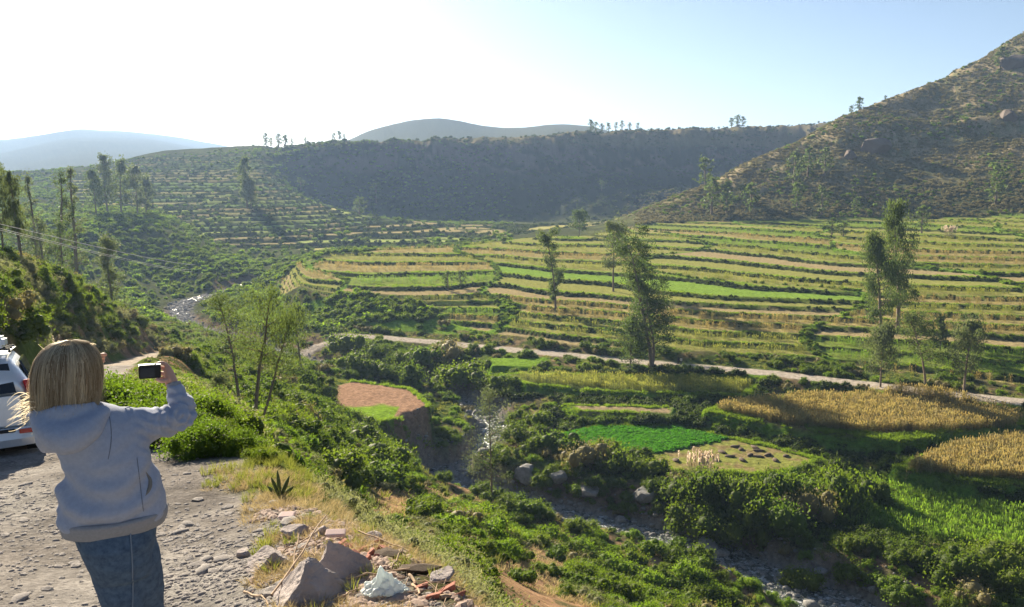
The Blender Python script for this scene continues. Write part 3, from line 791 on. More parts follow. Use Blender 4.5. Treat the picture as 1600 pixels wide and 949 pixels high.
# wild scrub everywhere else
def box(*a): return a
put('valley_scrub', 'bush_mid', 10500, (-.42, .68, 60, 240), lambda x, y, z, M: wild(M) * (.10 + .8 * clump(x, y, 9., 306, -.1, .15)), (.9, 3.4), .55, .08, label='dense green bushes along the river and slopes')
put('valley_bright_scrub', 'bush_bright', 5500, (-.42, .68, 55, 240), lambda x, y, z, M: wild(M) * (.1 + .8 * clump(x, y, 7., 307, -.2, .15)), (.6, 2.2), .55, .08, label='bright green low bushes by the river')
put('valley_grass', 'grass_dull', 36000, (-.42, .68, 40, 240), lambda x, y, z, M: wild(M) * (.2 + .8 * clump(x, y, 5., 308, -.1, .2)) * (.35 + .65 * sstep(90, 120, M['Y'])), (.5, 1.3), .5, .0, label='rough grass of the river banks')
put('slope_dry_grass', 'straw', 26000, (-.45, .6, 14, 160), lambda x, y, z, M: np.maximum(wild(M) * .5 * clump(x, y, 4., 309, 0, .3), M['orange'] * .55), (.4, 1.0), .4, .0, label='dry straw coloured grass on the slope')
put('slope_bushes', 'bush_mid', 2500, (-.44, .45, 14, 62), lambda x, y, z, M: wild(M) * (.2 + .8 * clump(x, y, 3.5, 310, -.2, .15)) * (M['Y'] > 14), (.6, 1.7), .5, .08, label='green bushes on the slope below the lay-by')
put('slope_grey_bushes', 'bush_grey', 3400, (-.44, .45, 12, 90), lambda x, y, z, M: wild(M) * (.2 + .8 * clump(x, y, 4., 311, -.2, .15)), (.5, 1.5), .5, .08, label='grey green bushes on the slope below the lay-by')
put('spur_scrub', 'bush_grey', 5200, (-.72, -.36, 18, 230), lambda x, y, z, M: wild(M) * (.25 + .75 * clump(x, y, 6., 312, -.2, .1)), (.8, 2.2), .5, .08, label='grey green scrub on the spur left of the road')
put('spur_bushes', 'bush_mid', 5200, (-.72, -.36, 18, 230), lambda x, y, z, M: wild(M) * (.2 + .8 * clump(x, y, 7., 313, -.1, .2)), (1.0, 2.8), .5, .08, label='dark bushes on the spur left of the road')
# far scrub
put('far_left_scrub', 'bush_small', 30000, (-.72, 0.0, 240, 900), lambda x, y, z, M: (1 - .88 * M['t2']) * (M['t1'] < .3) * (.25 + .75 * clump(x, y, 22., 314, -.2, .1)) * (M['river'] > M['rw'] + 5), (1.4, 3.8), .4, .1, label='bushes on the left side of the valley')
put('terrace_scrub', 'bank', 9000, (-.5, .12, 440, 880), lambda x, y, z, M: (M['t2'] > .5) * INT(M['r2'], .6, 1.01), (1.5, 3.4), .4, .1, label='scrub on the banks of the far left terraces')
put('hill_scrub', 'scrub', 60000, (.12, .72, 440, 820), lambda x, y, z, M: np.maximum(M['hillR'], (M['Y'] > 442) * (M['u'] > .15) * .8) * (.25 + .75 * clump(x, y, 10., 315, -.2, .2)) * (M['t1'] < .5), (.9, 2.4), .5, .1, label='low scrub over the right hillside')
put('hill_bushes', 'bush_small', 5500, (.12, .72, 440, 800), lambda x, y, z, M: np.maximum(M['hillR'], (M['Y'] > 442) * (M['u'] > .15)) * clump(x, y, 25., 316, -.05, .25) * (M['t1'] < .5), (1.4, 3.2), .5, .1, label='greener bushes over the right hillside')
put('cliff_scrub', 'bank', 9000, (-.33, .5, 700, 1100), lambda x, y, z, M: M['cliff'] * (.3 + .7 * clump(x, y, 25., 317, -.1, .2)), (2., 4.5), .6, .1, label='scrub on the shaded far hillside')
# ------------------------------------------------------------------ river water
def water():
    P = []
    for i in range(len(RIVER) - 1):
        a, b = RIVER[i], RIVER[i + 1]; d = math.hypot(*(b[:2] - a[:2])); n = max(1, int(d / .8))
        for k in range(n): P.append(a + (b - a) * k / n)
    P = np.array(P); T = np.gradient(P[:, :2], axis=0); T /= np.linalg.norm(T, axis=1, keepdims=True) + 1e-9
    k = np.hanning(15); k /= k.sum()
    for c in range(2): T[:, c] = np.convolve(np.pad(T[:, c], 7, mode='edge'), k, 'valid')
    N = np.stack([T[:, 1], -T[:, 0]], 1)
    w = P[:, 3] + 1.2; m = 17
    off = np.linspace(-1, 1, m)[None, :] * w[:, None]
    X = P[:, 0:1] + N[:, 0:1] * off; Y = P[:, 1:2] + N[:, 1:2] * off
    Z = P[:, 2:3] - np.where(P[:, 1:2] > 200, .50, .36) + .05 * fbm(X / .9, Y / .9, 3, 401) - .16 * np.abs(np.linspace(-1, 1, m))[None, :]
    n = len(P); idx = np.arange(n * m).reshape(n, m)
    Q = np.stack([idx[:-1, :-1].ravel(), idx[:-1, 1:].ravel(), idx[1:, 1:].ravel(), idx[1:, :-1].ravel()], 1)
    wm = mat('river water', (.06, .07, .06), .18, spec=.6); t = NT(wm)
    g = t.n('ShaderNodeNewGeometry'); nz = t.n('ShaderNodeTexNoise', Scale=1.1, Detail=8, Roughness=.7); t.l(g.outputs['Position'], nz.inputs['Vector'])
    r = t.n('ShaderNodeMapRange'); r.inputs[1].default_value = .50; r.inputs[2].default_value = .66; t.l(nz.outputs['Fac'], r.inputs[0])
    mx = t.n('ShaderNodeMix', data_type='RGBA'); mx.inputs[6].default_value = (.06, .07, .06, 1); mx.inputs[7].default_value = (.55, .57, .60, 1)  # pale noise patches: foam, with sun glints put into the colour
    t.l(r.outputs[0], mx.inputs[0]); t.l(mx.outputs[2], t.b.inputs['Base Color'])
    n2 = t.n('ShaderNodeTexNoise', Scale=3.5, Detail=4); t.l(g.outputs['Position'], n2.inputs['Vector'])
    b = t.n('ShaderNodeBump', Strength=1., Distance=.25); t.l(n2.outputs['Fac'], b.inputs['Height']); t.l(b.outputs[0], t.b.inputs['Normal'])
    rr = t.n('ShaderNodeMapRange'); rr.inputs[3].default_value = .12; rr.inputs[4].default_value = .6; t.l(r.outputs[0], rr.inputs[0]); t.l(rr.outputs[0], t.b.inputs['Roughness'])
    tag(link('river_water', np_mesh('river_water', np.stack([X.ravel(), Y.ravel(), Z.ravel()], 1), Q, wm, True)), kind='structure')
water()

def near_river(n, y0, y1, wmul=1.3):
    k = rng.integers(0, len(RIVER) - 1, n * 3); t = rng.random(n * 3)
    p = RIVER[k] + (RIVER[k + 1] - RIVER[k]) * t[:, None]
    a = rng.normal(size=(n * 3, 2)) * p[:, 3:4] * wmul * .6
    x, y = p[:, 0] + a[:, 0], p[:, 1] + a[:, 1]
    m = (y > y0) & (y < y1)
    x, y = x[m][:n], y[m][:n]; z, _ = surf(x, y)
    return x, y, z
x, y, z = near_river(11000, 84, 330)
s = (.10 + .34 * rng.random(len(x)) ** 3) * np.where(y > 200, 1.5, 1)
stuff('river_cobbles', 'boulder', np.stack([x, y, z], 1), rng.random(len(x)) * 6.28, s, 'grey cobbles spread over the river bed')
x, y, z = near_river(210, 86, 200, 1.1)
for i in range(len(x)):
    s = .38 + .62 * random.random() ** 2.5
    o = link('river_boulder', G['boulder'][i % 5], None, (x[i], y[i], z[i] + .05), (0, 0, random.random() * 6.28), (s, s, s * (.8 + .4 * random.random())))
    reach = 'between the lower fields and the orange dry slope' if y[i] < 128 else 'in the reach beside the bare orange plateau field' if y[i] < 178 else 'in the reach below the bridge and road'
    tag(o, 'rounded grey boulder in the river bed ' + reach, 'boulder', 'boulders in the river bed ' + reach)
rk = [rock_mesh('rock_outcrop', 'river_stone', 230 + i, 3, .4, .7, angular=True) for i in range(3)]
M_['hill_rock'] = noisy(mat('hill rock'), (.20, .155, .125), .3, .25, .6, 1.2, .5, col2=(.11, .085, .07))
hk = [rock_mesh('rock_outcrop', 'hill_rock', 236 + i, 4, .35, .75, angular=True) for i in range(2)]
for (a, b, w, i, lab, lib) in [
    (1366, 236, 44, 0, 'big brown rock outcrop jutting from the right hillside', hk), (1327, 246, 22, 1, 'small pale rock just below left of the big hillside outcrop', hk),
    (1574, 190, 26, 1, 'brown rocky ledge high on the right hill at the frame edge', hk),
    (1584, 104, 40, 0, 'dark craggy rocks near the summit of the right hill', hk),
    (825, 752, 42, 0, 'large grey boulder on the bank left of the stony clearing', rk), (870, 758, 30, 1, 'pale grey boulder just right of the large grey bank boulder', rk),
    (1008, 782, 40, 2, 'pale angular rock face at the foot of the pampas grass bank', rk), (920, 772, 34, 1, 'grey boulders half buried in the bushes above the stony clearing', rk),
    (1100, 860, 44, 0, 'reddish boulder at the water below the dark bank', rk), (1128, 868, 24, 1, 'rusty brown boulder beside the reddish boulder at the water', rk),
    (748, 648, 24, 2, 'white boulder in the rapids beside the plateau field', rk)]:
    (hx, hy, hz), = hits([(a, b)])
    s = w * hy / 1300 / 1.7
    o = link('rock_outcrop', lib[i], None, (hx, hy, hz + s * .1), (0, 0, random.random() * 6), s)
    tag(o, lab, 'rock')

# ------------------------------------------------------------------ trees
def tube(pts, rad, seg=6):
    pts = np.asarray(pts, float); n = len(pts); V = []
    T = np.gradient(pts, axis=0)
    for i in range(n):
        t = T[i] / (np.linalg.norm(T[i]) + 1e-9)
        a = np.cross(t, (0, 0, 1) if abs(t[2]) < .9 else (1, 0, 0)); a /= np.linalg.norm(a); b = np.cross(t, a)
        for k in range(seg):
            q = 2 * math.pi * k / seg
            V.append(pts[i] + rad[i] * (a * math.cos(q) + b * math.sin(q)))
    F = [(i * seg + k, i * seg + (k + 1) % seg, (i + 1) * seg + (k + 1) % seg, (i + 1) * seg + k) for i in range(n - 1) for k in range(seg)]
    return np.array(V), np.array(F)
def join(parts):
    VV, FF, o = [], [], 0
    for V, F in parts: VV.append(V); FF.append(F + o); o += len(V)
    return np.concatenate(VV), np.concatenate(FF)
def tree_meshes(seed, H, W, t0, style, leaf, mat_leaf, nleaf=3200, lean=0.0, fork=1, prof=None, thick=1.0):
    """a trunk with limbs, and a crown of leaf clumps at the limbs' ends. W is the crown's full width"""
    g = np.random.default_rng(seed); wood = []; clumps = []
    for f in range(fork):
        n = 12; tt = np.linspace(0, 1, n)
        a0 = g.random() * 6.28; sp = (0 if f == 0 else W * .25)
        hh = H * (1 if f == 0 else .72 + .2 * g.random())
        wob = np.cumsum(g.normal(size=(n, 2)) * H * .008, 0) * tt[:, None]
        trunk = np.stack([wob[:, 0] + lean * H * tt ** 1.4 + sp * math.cos(a0) * tt ** .7, wob[:, 1] + sp * math.sin(a0) * tt ** .7, tt * hh * .97], 1)
        r0 = H * .017 * thick * (1 if f == 0 else .7)
        wood.append(tube(trunk, r0 * (1 - .88 * tt) + .01 * (tt < 1)))
        nb = max(8, int(26 / fork ** .5))
        for k in range(nb):
            t = t0 + (1 - t0) * (k + g.random()) / nb
            base = np.array([np.interp(t, tt, trunk[:, i]) for i in range(3)])
            rel = (t - t0) / (1 - t0)
            pr = prof(rel) if prof else math.sin(math.pi * min(1, .18 + .8 * rel)) ** .7
            L = W * .5 * pr * (.55 + .55 * g.random())
            a = g.random() * 6.28
            up = .25 + .7 * g.random() + rel * .6
            d = np.array([math.cos(a), math.sin(a), up]); d /= np.linalg.norm(d)
            q = np.linspace(0, 1, 5)[:, None]
            br = base + d * L * q + np.array([0, 0, -.25 * L]) * q ** 2 + g.normal(size=(5, 3)) * L * .03
            wood.append(tube(br, (r0 * .42 * (1 - .7 * t)) * (1 - .85 * q[:, 0]) + .004 * H / 10, 4))
            m = 2 + int(g.random() * 3)
            for c in range(m):
                w = .45 + .6 * (c + g.random()) / m
                p = base + d * L * w + g.normal(size=3) * L * .16
                s = W * (.072 + .068 * g.random()) * (.7 + .5 * pr)
                clumps.append((*p, s, s, s * (1.5 if style == 'droop' else .85)))
        top = trunk[-1]
        for c in range(3):
            s = W * .14; clumps.append((*(top + g.normal(size=3) * s * .7), s, s, s * 1.3))
    V, F = join(wood)
    lb = np.array(clumps); k = g.integers(0, len(lb), nleaf)
    d = g.normal(size=(nleaf, 3)); d = unit(d) * (g.random(nleaf)[:, None] ** .45)
    P = lb[k, :3] + d * lb[k, 3:] * 1.1
    if style == 'droop': A = unit(rdirs(nleaf, g) * .55 + np.array([0, 0, -1.]))
    else: A = unit(rdirs(nleaf, g) + np.array([0, 0, -.15]))
    B = unit(np.cross(A, rdirs(nleaf, g))); s = .6 + .8 * g.random(nleaf)
    LV, LF = quads(P, A, B, leaf * .42 * s, leaf * (1.15 if style == 'droop' else .8) * s)
    sh = np.clip(.5 * hash1(k, 3, seed) + .5 * g.random(nleaf), 0, 1)
    return (np_mesh('trunk', V, F, M_['bark'], True), np_mesh('crown', LV, LF, M_[mat_leaf], False, {'shade': ('FACE', 'FLOAT', sh)}))
def tree(loc, meshes, label, name='eucalyptus_tree', cat='tree', group=None, rz=None, scale=1):
    e = tag(empty(name, loc, rz if rz is not None else random.random() * 6.28, scale), label, cat, group)
    link('trunk', meshes[0], e); link('crown', meshes[1], e)
    return e
def tree_px(bx, by, topy, wpx, label, seed, t0=.25, style='droop', mat_leaf='euca', nleaf=3500, Y=None, lean=0, fork=1, prof=None, name='eucalyptus_tree', topx=None, group=None, thick=1.0, ls=1.0):
    if Y is None: (x, yy, z), = hits([(bx, by)])
    else:
        x = us(bx, by)[0] * Y; yy = Y; z = ground(x, yy)
    H = S(topy) * yy - z
    W = wpx * yy / 1300
    if topx is not None: lean = (us(topx, topy)[0] * yy - x) / H
    leaf = max(.045, yy * .0011) * ls; leaf *= 1.12; nleaf = int(nleaf * 1.35); W *= 1.18
    tree((x, yy, z - .1), tree_meshes(seed, H, W, t0, style, leaf, mat_leaf, nleaf, lean, fork, prof, thick), label, name=name, group=group, rz=0)
narrow = lambda r: .45 + .5 * math.sin(3.0 * r + .3) ** 2
topheavy = lambda r: .35 + .75 * r ** .6 * (1 - .35 * max(0, r - .7) / .3)
low = lambda r: 1.05 - .75 * r
tree_px(868, 486, 368, 40, 'narrow ivy clad tree alone among the central terraces, its top bulging left', 501, .12, 'round', 'euca', 4200, prof=topheavy, topx=858)
tree_px(1018, 578, 372, 96, 'tallest bushy eucalyptus standing by the far road in the centre', 502, .10, 'round', 'euca', 14000, Y=186, prof=lambda r: 1.1 - .6 * r, fork=2, topx=985, ls=1.2)
tree_px(958, 470, 350, 54, 'olive brown round crowned tree just behind the tall central eucalyptus', 503, .35, 'round', 'euca_pale', 3800, Y=262)
tree_px(985, 582, 500, 62, 'bushy green tree at the road edge, left foot of the tall central eucalyptus', 504, .08, 'round', 'euca', 3500, Y=185, prof=low)
tree_px(1402, 522, 316, 62, 'tallest eucalyptus on the right, thin upright trunk among terraces', 505, .18, 'droop', 'euca', 7000)
tree_px(1376, 528, 372, 66, 'drooping eucalyptus joined to the left of the tallest right eucalyptus', 506, .22, 'droop', 'euca', 6500, topx=1368)
tree_px(1446, 602, 495, 80, 'forked tree with bare leaning trunk beside the road on the right', 507, .35, 'round', 'euca', 4200, topx=1420, Y=166)
tree_px(1375, 612, 512, 62, 'pale slender tree at the roadside left of the forked tree', 508, .25, 'droop', 'euca_pale', 3600, Y=166)
tree_px(1505, 622, 505, 60, 'thin feathery roadside tree nearest the right edge', 509, .28, 'droop', 'euca_pale', 3800, Y=161)
tree_px(1468, 560, 498, 26, 'small wispy tree between the forked tree and the feathery tree', 510, .3, 'droop', 'euca_pale', 1200, Y=190)
tree_px(905, 368, 332, 34, 'small tree at the far end of the central terraces before the dark hillside', 511, .2, 'round', 'euca', 1400, Y=455)
tree_px(768, 778, 606, 88, 'slim feathery grey green tree on the river bank', 512, .12, 'round', 'euca_pale', 4200, Y=112, ls=.8, thick=.6)
tree_px(376, 640, 462, 96, 'slender green tree on the near slope behind the raised hand', 513, .50, 'round', 'euca', 4600, Y=62, topx=345, ls=.9, thick=.8)
tree_px(398, 712, 452, 110, 'dark ragged tree with crooked bare trunk beside the slender green tree', 514, .52, 'droop', 'euca', 5600, Y=46, topx=432, fork=2, ls=1.0, thick=.9)
tree_px(470, 560, 478, 50, 'low dark tree crown right of the ragged tree by the bridge', 515, .3, 'round', 'euca', 3200, Y=150)
tree_px(346, 668, 585, 44, 'brownish shrubby young tree under the slender green tree', 516, .12, 'round', 'euca_pale', 3200, Y=55)
tree_px(175, 470, 374, 66, 'broad light green cone shaped tree at the end of the left spur', 517, .08, 'round', 'euca_pale', 5500, Y=150, prof=low)
tree_px(12, 470, 250, 50, 'tall thin eucalyptus at the left edge of the frame', 518, .3, 'droop', 'euca_pale', 3600, Y=90, thick=.6)
tree_px(42, 500, 268, 40, 'tall spindly eucalyptus just right of the leftmost one', 519, .35, 'droop', 'euca_pale', 3000, Y=86, thick=.6)
cl = [(64, 420, 272, 40, 190, 'left tree of the eucalyptus clump above the spur'), (92, 425, 265, 44, 200, 'second tree of the eucalyptus clump above the spur'), (118, 425, 256, 36, 205, 'tallest right hand tree of the eucalyptus clump above the spur'),
      (100, 440, 345, 60, 170, 'low bushy tree in front of the eucalyptus clump above the spur'), (70, 440, 340, 50, 165, 'dark low tree left in front of the eucalyptus clump above the spur'), (30, 400, 320, 50, 210, 'shaded tree behind the two tall thin eucalyptus on the left'),
      (168, 335, 242, 38, 500, 'left tree of the dense far grove before the blue mountains'), (190, 338, 250, 40, 505, 'middle tree of the dense far grove before the blue mountains'), (215, 335, 262, 36, 510, 'right tree of the dense far grove before the blue mountains'),
      (150, 330, 268, 34, 480, 'low left tree of the far grove before the blue mountains'), (228, 322, 280, 24, 520, 'small outer tree at the right end of the far grove'),
      (386, 318, 245, 26, 600, 'dark upright tree alone on the far left terraces'), (392, 312, 282, 30, 598, 'lower bushy tree at the foot of the dark upright tree')]
for i, (a, b, tp, w, Y, lab) in enumerate(cl):
    tree_px(a, b, tp, w, lab, 530 + i, .2, 'round', 'euca' if i % 2 else 'euca_pale', 2400, Y=Y)
# far trees share five shapes
FT = [tree_meshes(560 + i, 1.0, .55, .15, 'round', .05, 'euca', 420) for i in range(5)]
def far_tree(a, b, hpx, label, group=None, Y=None, name='distant_tree', wide=1.0):
    if Y is None: (x, yy, z), = hits([(a, b)], 200)
    else:
        x = us(a, b)[0] * Y; yy = Y; z = ground(x, yy)
    s = hpx * yy / 1300
    e = tree((x, yy, z - .05 * s), FT[random.randrange(5)], label, name, 'tree', group, scale=s)
    e.scale = (s * wide, s * wide, s)
def rim_y(a, y0, y1):
    Ys = np.linspace(y0, y1, 160); u = us(a, 220)[0]; z, _ = surf(u * Ys, Ys); return float(Ys[np.argmax(z / Ys)])
for a, h in [(416, 20), (424, 14), (436, 22), (446, 20), (456, 12), (478, 10)]:
    far_tree(a, 230, h, 'dark tree on the left end of the skyline ridge', 'trees on the left end of the ridge', rim_y(a, 700, 1100), wide=1.3)
for a, h in [(522, 12), (530, 14), (538, 9)]:
    far_tree(a, 222, h, 'small tree on the bare skyline left of the far hill', 'three trees on the skyline', rim_y(a, 700, 1000), wide=1.5)
for a, h in [(923, 18), (931, 16), (940, 14), (951, 15), (962, 12), (972, 14), (984, 12), (996, 11)]:
    far_tree(a, 205, h, 'dark skyline tree in the row right of the far hill', 'row of trees on the skyline plateau', rim_y(a, 850, 1050), wide=1.4)
for a, h in [(1143, 14), (1152, 17), (1161, 14)]:
    far_tree(a, 195, h, 'dark tree in the knot on the right skyline', 'knot of trees on the right skyline', rim_y(a, 900, 1100), wide=1.6)
far_tree(1343, 160, 20, 'dark wind bent tree on the ridge line of the right hill', None, rim_y(1343, 560, 720), wide=1.7)
far_tree(1330, 168, 13, 'smaller tree just left of the wind bent ridge tree', None, rim_y(1330, 560, 720), wide=1.5)
far_tree(1384, 146, 8, 'tiny bush on the ridge line right of the wind bent tree', None, rim_y(1384, 560, 720), name='distant_bush', wide=1.5)
for a, b, h, lab in [(588, 318, 30, 'pale tree standing against the dark hillside'), (562, 338, 30, 'pale tree lower left of the pale one on the dark hillside'), (940, 298, 16, 'tiny pale tree alone in the middle of the dark hillside'),
                     (1102, 300, 50, 'tree at the left foot of the right hill, highest of its line'), (1112, 335, 58, 'tall eucalyptus low on the left foot of the right hill'), (1135, 335, 50, 'eucalyptus just right of the tall one at the hill foot'),
                     (1172, 334, 48, 'bushy pair of crowns at the foot of the right hill'), (1165, 318, 30, 'small tree above the bushy crowns at the hill foot'),
                     (1240, 290, 50, 'left tree of three half way up the right hill'), (1262, 278, 46, 'middle tree of three half way up the right hill'), (1288, 275, 42, 'right tree of three half way up the right hill'),
                     (1245, 330, 44, 'tree under the three hillside trees, left'), (1284, 336, 44, 'tree under the three hillside trees, right'), (1338, 335, 26, 'low spreading tree at the base of the right hill'),
                     (1556, 322, 66, 'lone eucalyptus with pale trunk at the foot of the right hill'), (1300, 368, 28, 'grey bush on the upper terraces under the right hill'), (1318, 370, 24, 'second grey bush on the upper terraces, on the right'),
                     (1440, 365, 44, 'dark tree on the upper terraces right of the tallest eucalyptus'), (1562, 110, 34, 'dark tree high on the slope of the right hill'), (1105, 268, 18, 'low tree on the left end of the right hill slope'),
                     (345, 250, 16, 'small tree near the crest of the left hill'), (300, 262, 14, 'small tree on the upper slope of the left hill'), (470, 300, 20, 'pale bushy tree between terraces and dark hillside'), (700, 455, 32, 'bright green bush breaking the central terraces'),
                     (720, 450, 26, 'darker bush beside the bright green one on the central terraces'), (870, 370, 18, 'low bush at the far end of the terraces left of the small tree')]:
    far_tree(a, b, h, lab, wide=1.25 if h > 30 else 1.7)

ORD = 'first second third fourth fifth sixth seventh eighth ninth tenth eleventh twelfth thirteenth fourteenth fifteenth sixteenth seventeenth eighteenth nineteenth twentieth twenty-first twenty-second twenty-third twenty-fourth twenty-fifth twenty-sixth twenty-seventh twenty-eighth twenty-ninth thirtieth thirty-first thirty-second thirty-third thirty-fourth'.split()
def order_labels(members):
    """tell look-alikes apart by their place in the row, from the left"""
    members = sorted(members, key=lambda o: o.location[0] / o.location[1])
    for i, o in enumerate(members): o['label'] = o['label'] + ', ' + ('leftmost' if i == 0 else 'rightmost' if i == len(members) - 1 else ORD[i] + ' from the left')
for gname in ('trees on the left end of the ridge', 'three trees on the skyline', 'row of trees on the skyline plateau', 'knot of trees on the right skyline'):
    order_labels([o for o in COL.objects if o.get('group') == gname])
# ------------------------------------------------------------------ bushes one can point at
def hero(lst, key, name, cat, lab, group, tall=1.0):
    P = hits([(a, b) for a, b, w in lst]); made = []
    for i, ((a, b, w), (x, yy, z)) in enumerate(zip(lst, P)):
        s = w * yy / 1300 / 1.0
        o = link(name, G[key][i % len(G[key])], None, (x, yy, z - .06 * s), (0, 0, random.random() * 6.28), (s, s, s * tall * (.85 + .3 * random.random())))
        tag(o, lab, cat, group); made.append(o)
    order_labels(made)
hero([(542,556,62),(560,585,60),(600,590,50),(640,572,48),(672,572,46),(702,566,62),(640,600,46),(690,598,44),(720,612,84),(585,560,40),(765,610,40)], 'bush_mid', 'bush', 'bush', 'dark bush between the plateau field and the far road', 'dark bushes between the plateau field and the far road')
hero([(785,610,44),(812,695,56),(790,720,40),(842,705,50),(880,712,60),(915,735,74),(965,738,60),(1022,748,54),(945,716,50),(840,668,40),(1000,722,40)], 'bush_mid', 'bush', 'bush', 'dark round bush lining the bank under the alfalfa field', 'bushes under the alfalfa field')
hero([(1055,800,66),(1085,835,80),(1125,842,84),(1170,840,84),(1215,835,80),(1262,820,76),(1310,806,80),(1355,796,70),(1100,800,80),(1150,806,80),(1205,800,80),(1250,790,70),(1060,770,50),(1300,780,70)], 'bush_mid', 'tall_bush', 'bush', 'tall dark bush in the wall of growth below the meadow', 'wall of tall bushes below the meadow', 1.25)
hero([(1250,915,62),(1485,915,90),(1545,900,90),(1590,935,80),(1400,940,60),(1520,945,70),(1330,915,44),(1440,890,44),(1350,860,50),(1410,880,50),(1600,890,60)], 'bush_mid', 'bush', 'bush', 'leafy bush on the lower right river bank', 'leafy bushes on the lower right bank')
hero([(742,822,62),(765,850,66),(715,800,40),(790,870,44),(860,852,50),(905,872,60),(955,900,64),(1010,925,60),(930,845,40),(1075,915,54),(1110,935,50)], 'bush_bright', 'bush', 'bush', 'bright green bush beside the dry orange slope near the river', 'bright bushes by the dry orange slope')
hero([(500,700,60),(532,762,90),(590,735,90),(560,700,70),(600,760,70),(470,665,60),(480,610,50),(455,640,50),(560,670,50),(450,590,44)], 'bush_mid', 'bush', 'bush', 'round olive bush on the slope left of the plateau field', 'olive bushes left of the plateau field')
def at(lst, key, name, cat, lab, group, tall=1.0):
    made = []
    for i, (a, Y, sz) in enumerate(lst):
        sz = sz * .95; _x = us(a, 600)[0] * Y; sz = float(cap(np.array([_x]), np.array([Y]), np.array([ground(_x, Y)]), np.array([sz]), 1.0)[0])
        x = us(a, 600)[0] * Y; z = ground(x, Y)
        o = link(name, G[key][i % len(G[key])], None, (x, Y, z - .08 * sz), (0, 0, random.random() * 6.28), (sz, sz, sz * tall))
        tag(o, lab, cat, group); made.append(o)
    order_labels(made)
at([(190,15,1.5),(215,12,1.5),(250,11,1.5),(285,12,1.6),(318,10.5,1.6),(345,9.6,1.5),(300,9.6,1.3),(372,9.6,1.2),(340,12,1.8),(395,11,1.1),(265,14,1.8),(230,16,2.0),(170,17,1.8),(310,15,2.2),(405,9.,.8)], 'bush_near', 'shrub', 'shrub', 'leafy bright green shrub at the rim behind the woman', 'leafy shrubs on the rim behind the woman')
sage = []
for row in range(2):
    for k, a in enumerate(range(428 + 14 * row, 850, 26)):
        for Y in np.arange(float(np.interp(a, [428, 500, 560, 700, 850], [8.2, 7.2, 6.2, 5, 4.2])) + 1.1 * row, 16, .3):
            x_ = us(a, 600)[0] * Y; h_ = (S(float(np.interp(a, *CAP)) + 14 * row) * Y - ground(x_, Y))
            if h_ > (.62, .95)[row]: break
        sage.append((a, Y + .3 * (random.random() - .5), (1.05 + .5 * random.random()) * h_ / .95))
at(sage, 'sage_near', 'shrub', 'shrub', 'grey green shrub on the rim beyond the rubble', 'grey green shrubs beyond the rubble', .95)

# pampas grass with pale plumes
def pampas(a, b, w, label):
    (x, yy, z), = hits([(a, b)])
    s = w * yy / 1300
    e = tag(empty('pampas_grass', (x, yy, z)), label, 'pampas grass')
    tf = tuft('leaf_tuft', 'bush_grey', 600 + a, 420, s * .42, s * .008, s * .36, 1.2); link('leaf_tuft', tf, e)
    g = np.random.default_rng(a); n = 46; parts = []; stems = []
    for i in range(n):
        ax, ay = g.normal(size=2) * s * .17; h = s * (.55 + .25 * g.random()); top = np.array([ax * 1.5, ay * 1.5, h])
        stems.append(tube([(ax, ay, 0), tuple(top)], [s * .004, s * .003], 4))
        m = 26; t = g.random(m)
        P = top + np.stack([g.normal(size=m) * s * .010, g.normal(size=m) * s * .010, (t - .5) * s * .26], 1)
        A = unit(rdirs(m, g) * .4 + np.array([0, 0, 1.])); V, F = quads(P, A, unit(np.cross(A, rdirs(m, g))), np.full(m, s * .02), np.full(m, s * .05))
        parts.append((V, F, g.random(m)))
    link('plumes', mk('plumes', parts, M_['plume']), e)
    V, F = join(stems); link('stems', np_mesh('stems', V, F, M_['stem']), e)
pampas(1096, 750, 46, 'pampas grass with pale plumes on the edge of the meadow')
pampas(1484, 372, 20, 'pale plumed grass clump on the upper terraces at the right')

M_['clod'] = noisy(mat('clod'), (.12, .085, .06), .4, 14, .8, 30, .02)
G['clod'] = [rock_mesh('earth_clod', 'clod', 280 + i, 2, .5, .6) for i in range(3)]
# clods drying on the meadow
for i, (a, b) in enumerate([(1148,700),(1158,704),(1180,702),(1186,706),(1172,712),(1128,708),(1140,714),(1120,722),(1160,722),(1186,716),(1200,712),(1056,722),(1100,712),(1228,714),(1212,722),(1240,708)]):
    (x, yy, z), = hits([(a, b)])
    o = link('earth_clod', G['clod'][i % 3], None, (x, yy, z + .1), (0, 0, i), (.75 + .4 * random.random(), .5, .45))
    tag(o, 'dark clod heap lying on the mown meadow by the alfalfa', 'clod', 'dark clods on the meadow')

# far road walker
def simple_person(x, yy, z, label, shirt, h=1.7):
    e = tag(empty('person', (x, yy, z)), label, 'person')
    bm = bmesh.new()
    V, F = join([tube([(-.09, 0, 0), (-.1, 0, .45), (-.09, 0, .85)], [.06, .07, .1], 8), tube([(.12, .12, 0), (.1, .03, .45), (.08, 0, .85)], [.06, .07, .1], 8), tube([(0, 0, 1.42), (0, .01, 1.52), (0, .01, 1.6), (0, .01, 1.7)], [.05, .09, .11, .03], 8)])
    link('body', np_mesh('body', V, F, mat('walker trousers', (.03, .035, .05)), True), e)
    V, F = join([tube([(0, 0, .8), (0, 0, 1.1), (0, 0, 1.35), (0, 0, 1.45)], [.17, .17, .19, .07], 10), tube([(-.2, 0, 1.38), (-.26, .02, 1.1), (-.24, .1, .85)], [.06, .05, .035], 6), tube([(.2, 0, 1.38), (.26, .02, 1.1), (.24, -.1, .85)], [.06, .05, .035], 6)])
    link('jacket', np_mesh('jacket', V, F, mat('walker jacket', shirt), True), e)
(wx, wy, wz), = hits([(1064, 571)])
simple_person(wx, wy, wz, 'distant person in pale jacket walking on the far road', (.5, .47, .42))
simple_person(wx - .6, wy + .3, wz, 'distant person in dark clothes walking left of the pale one', (.03, .035, .045))

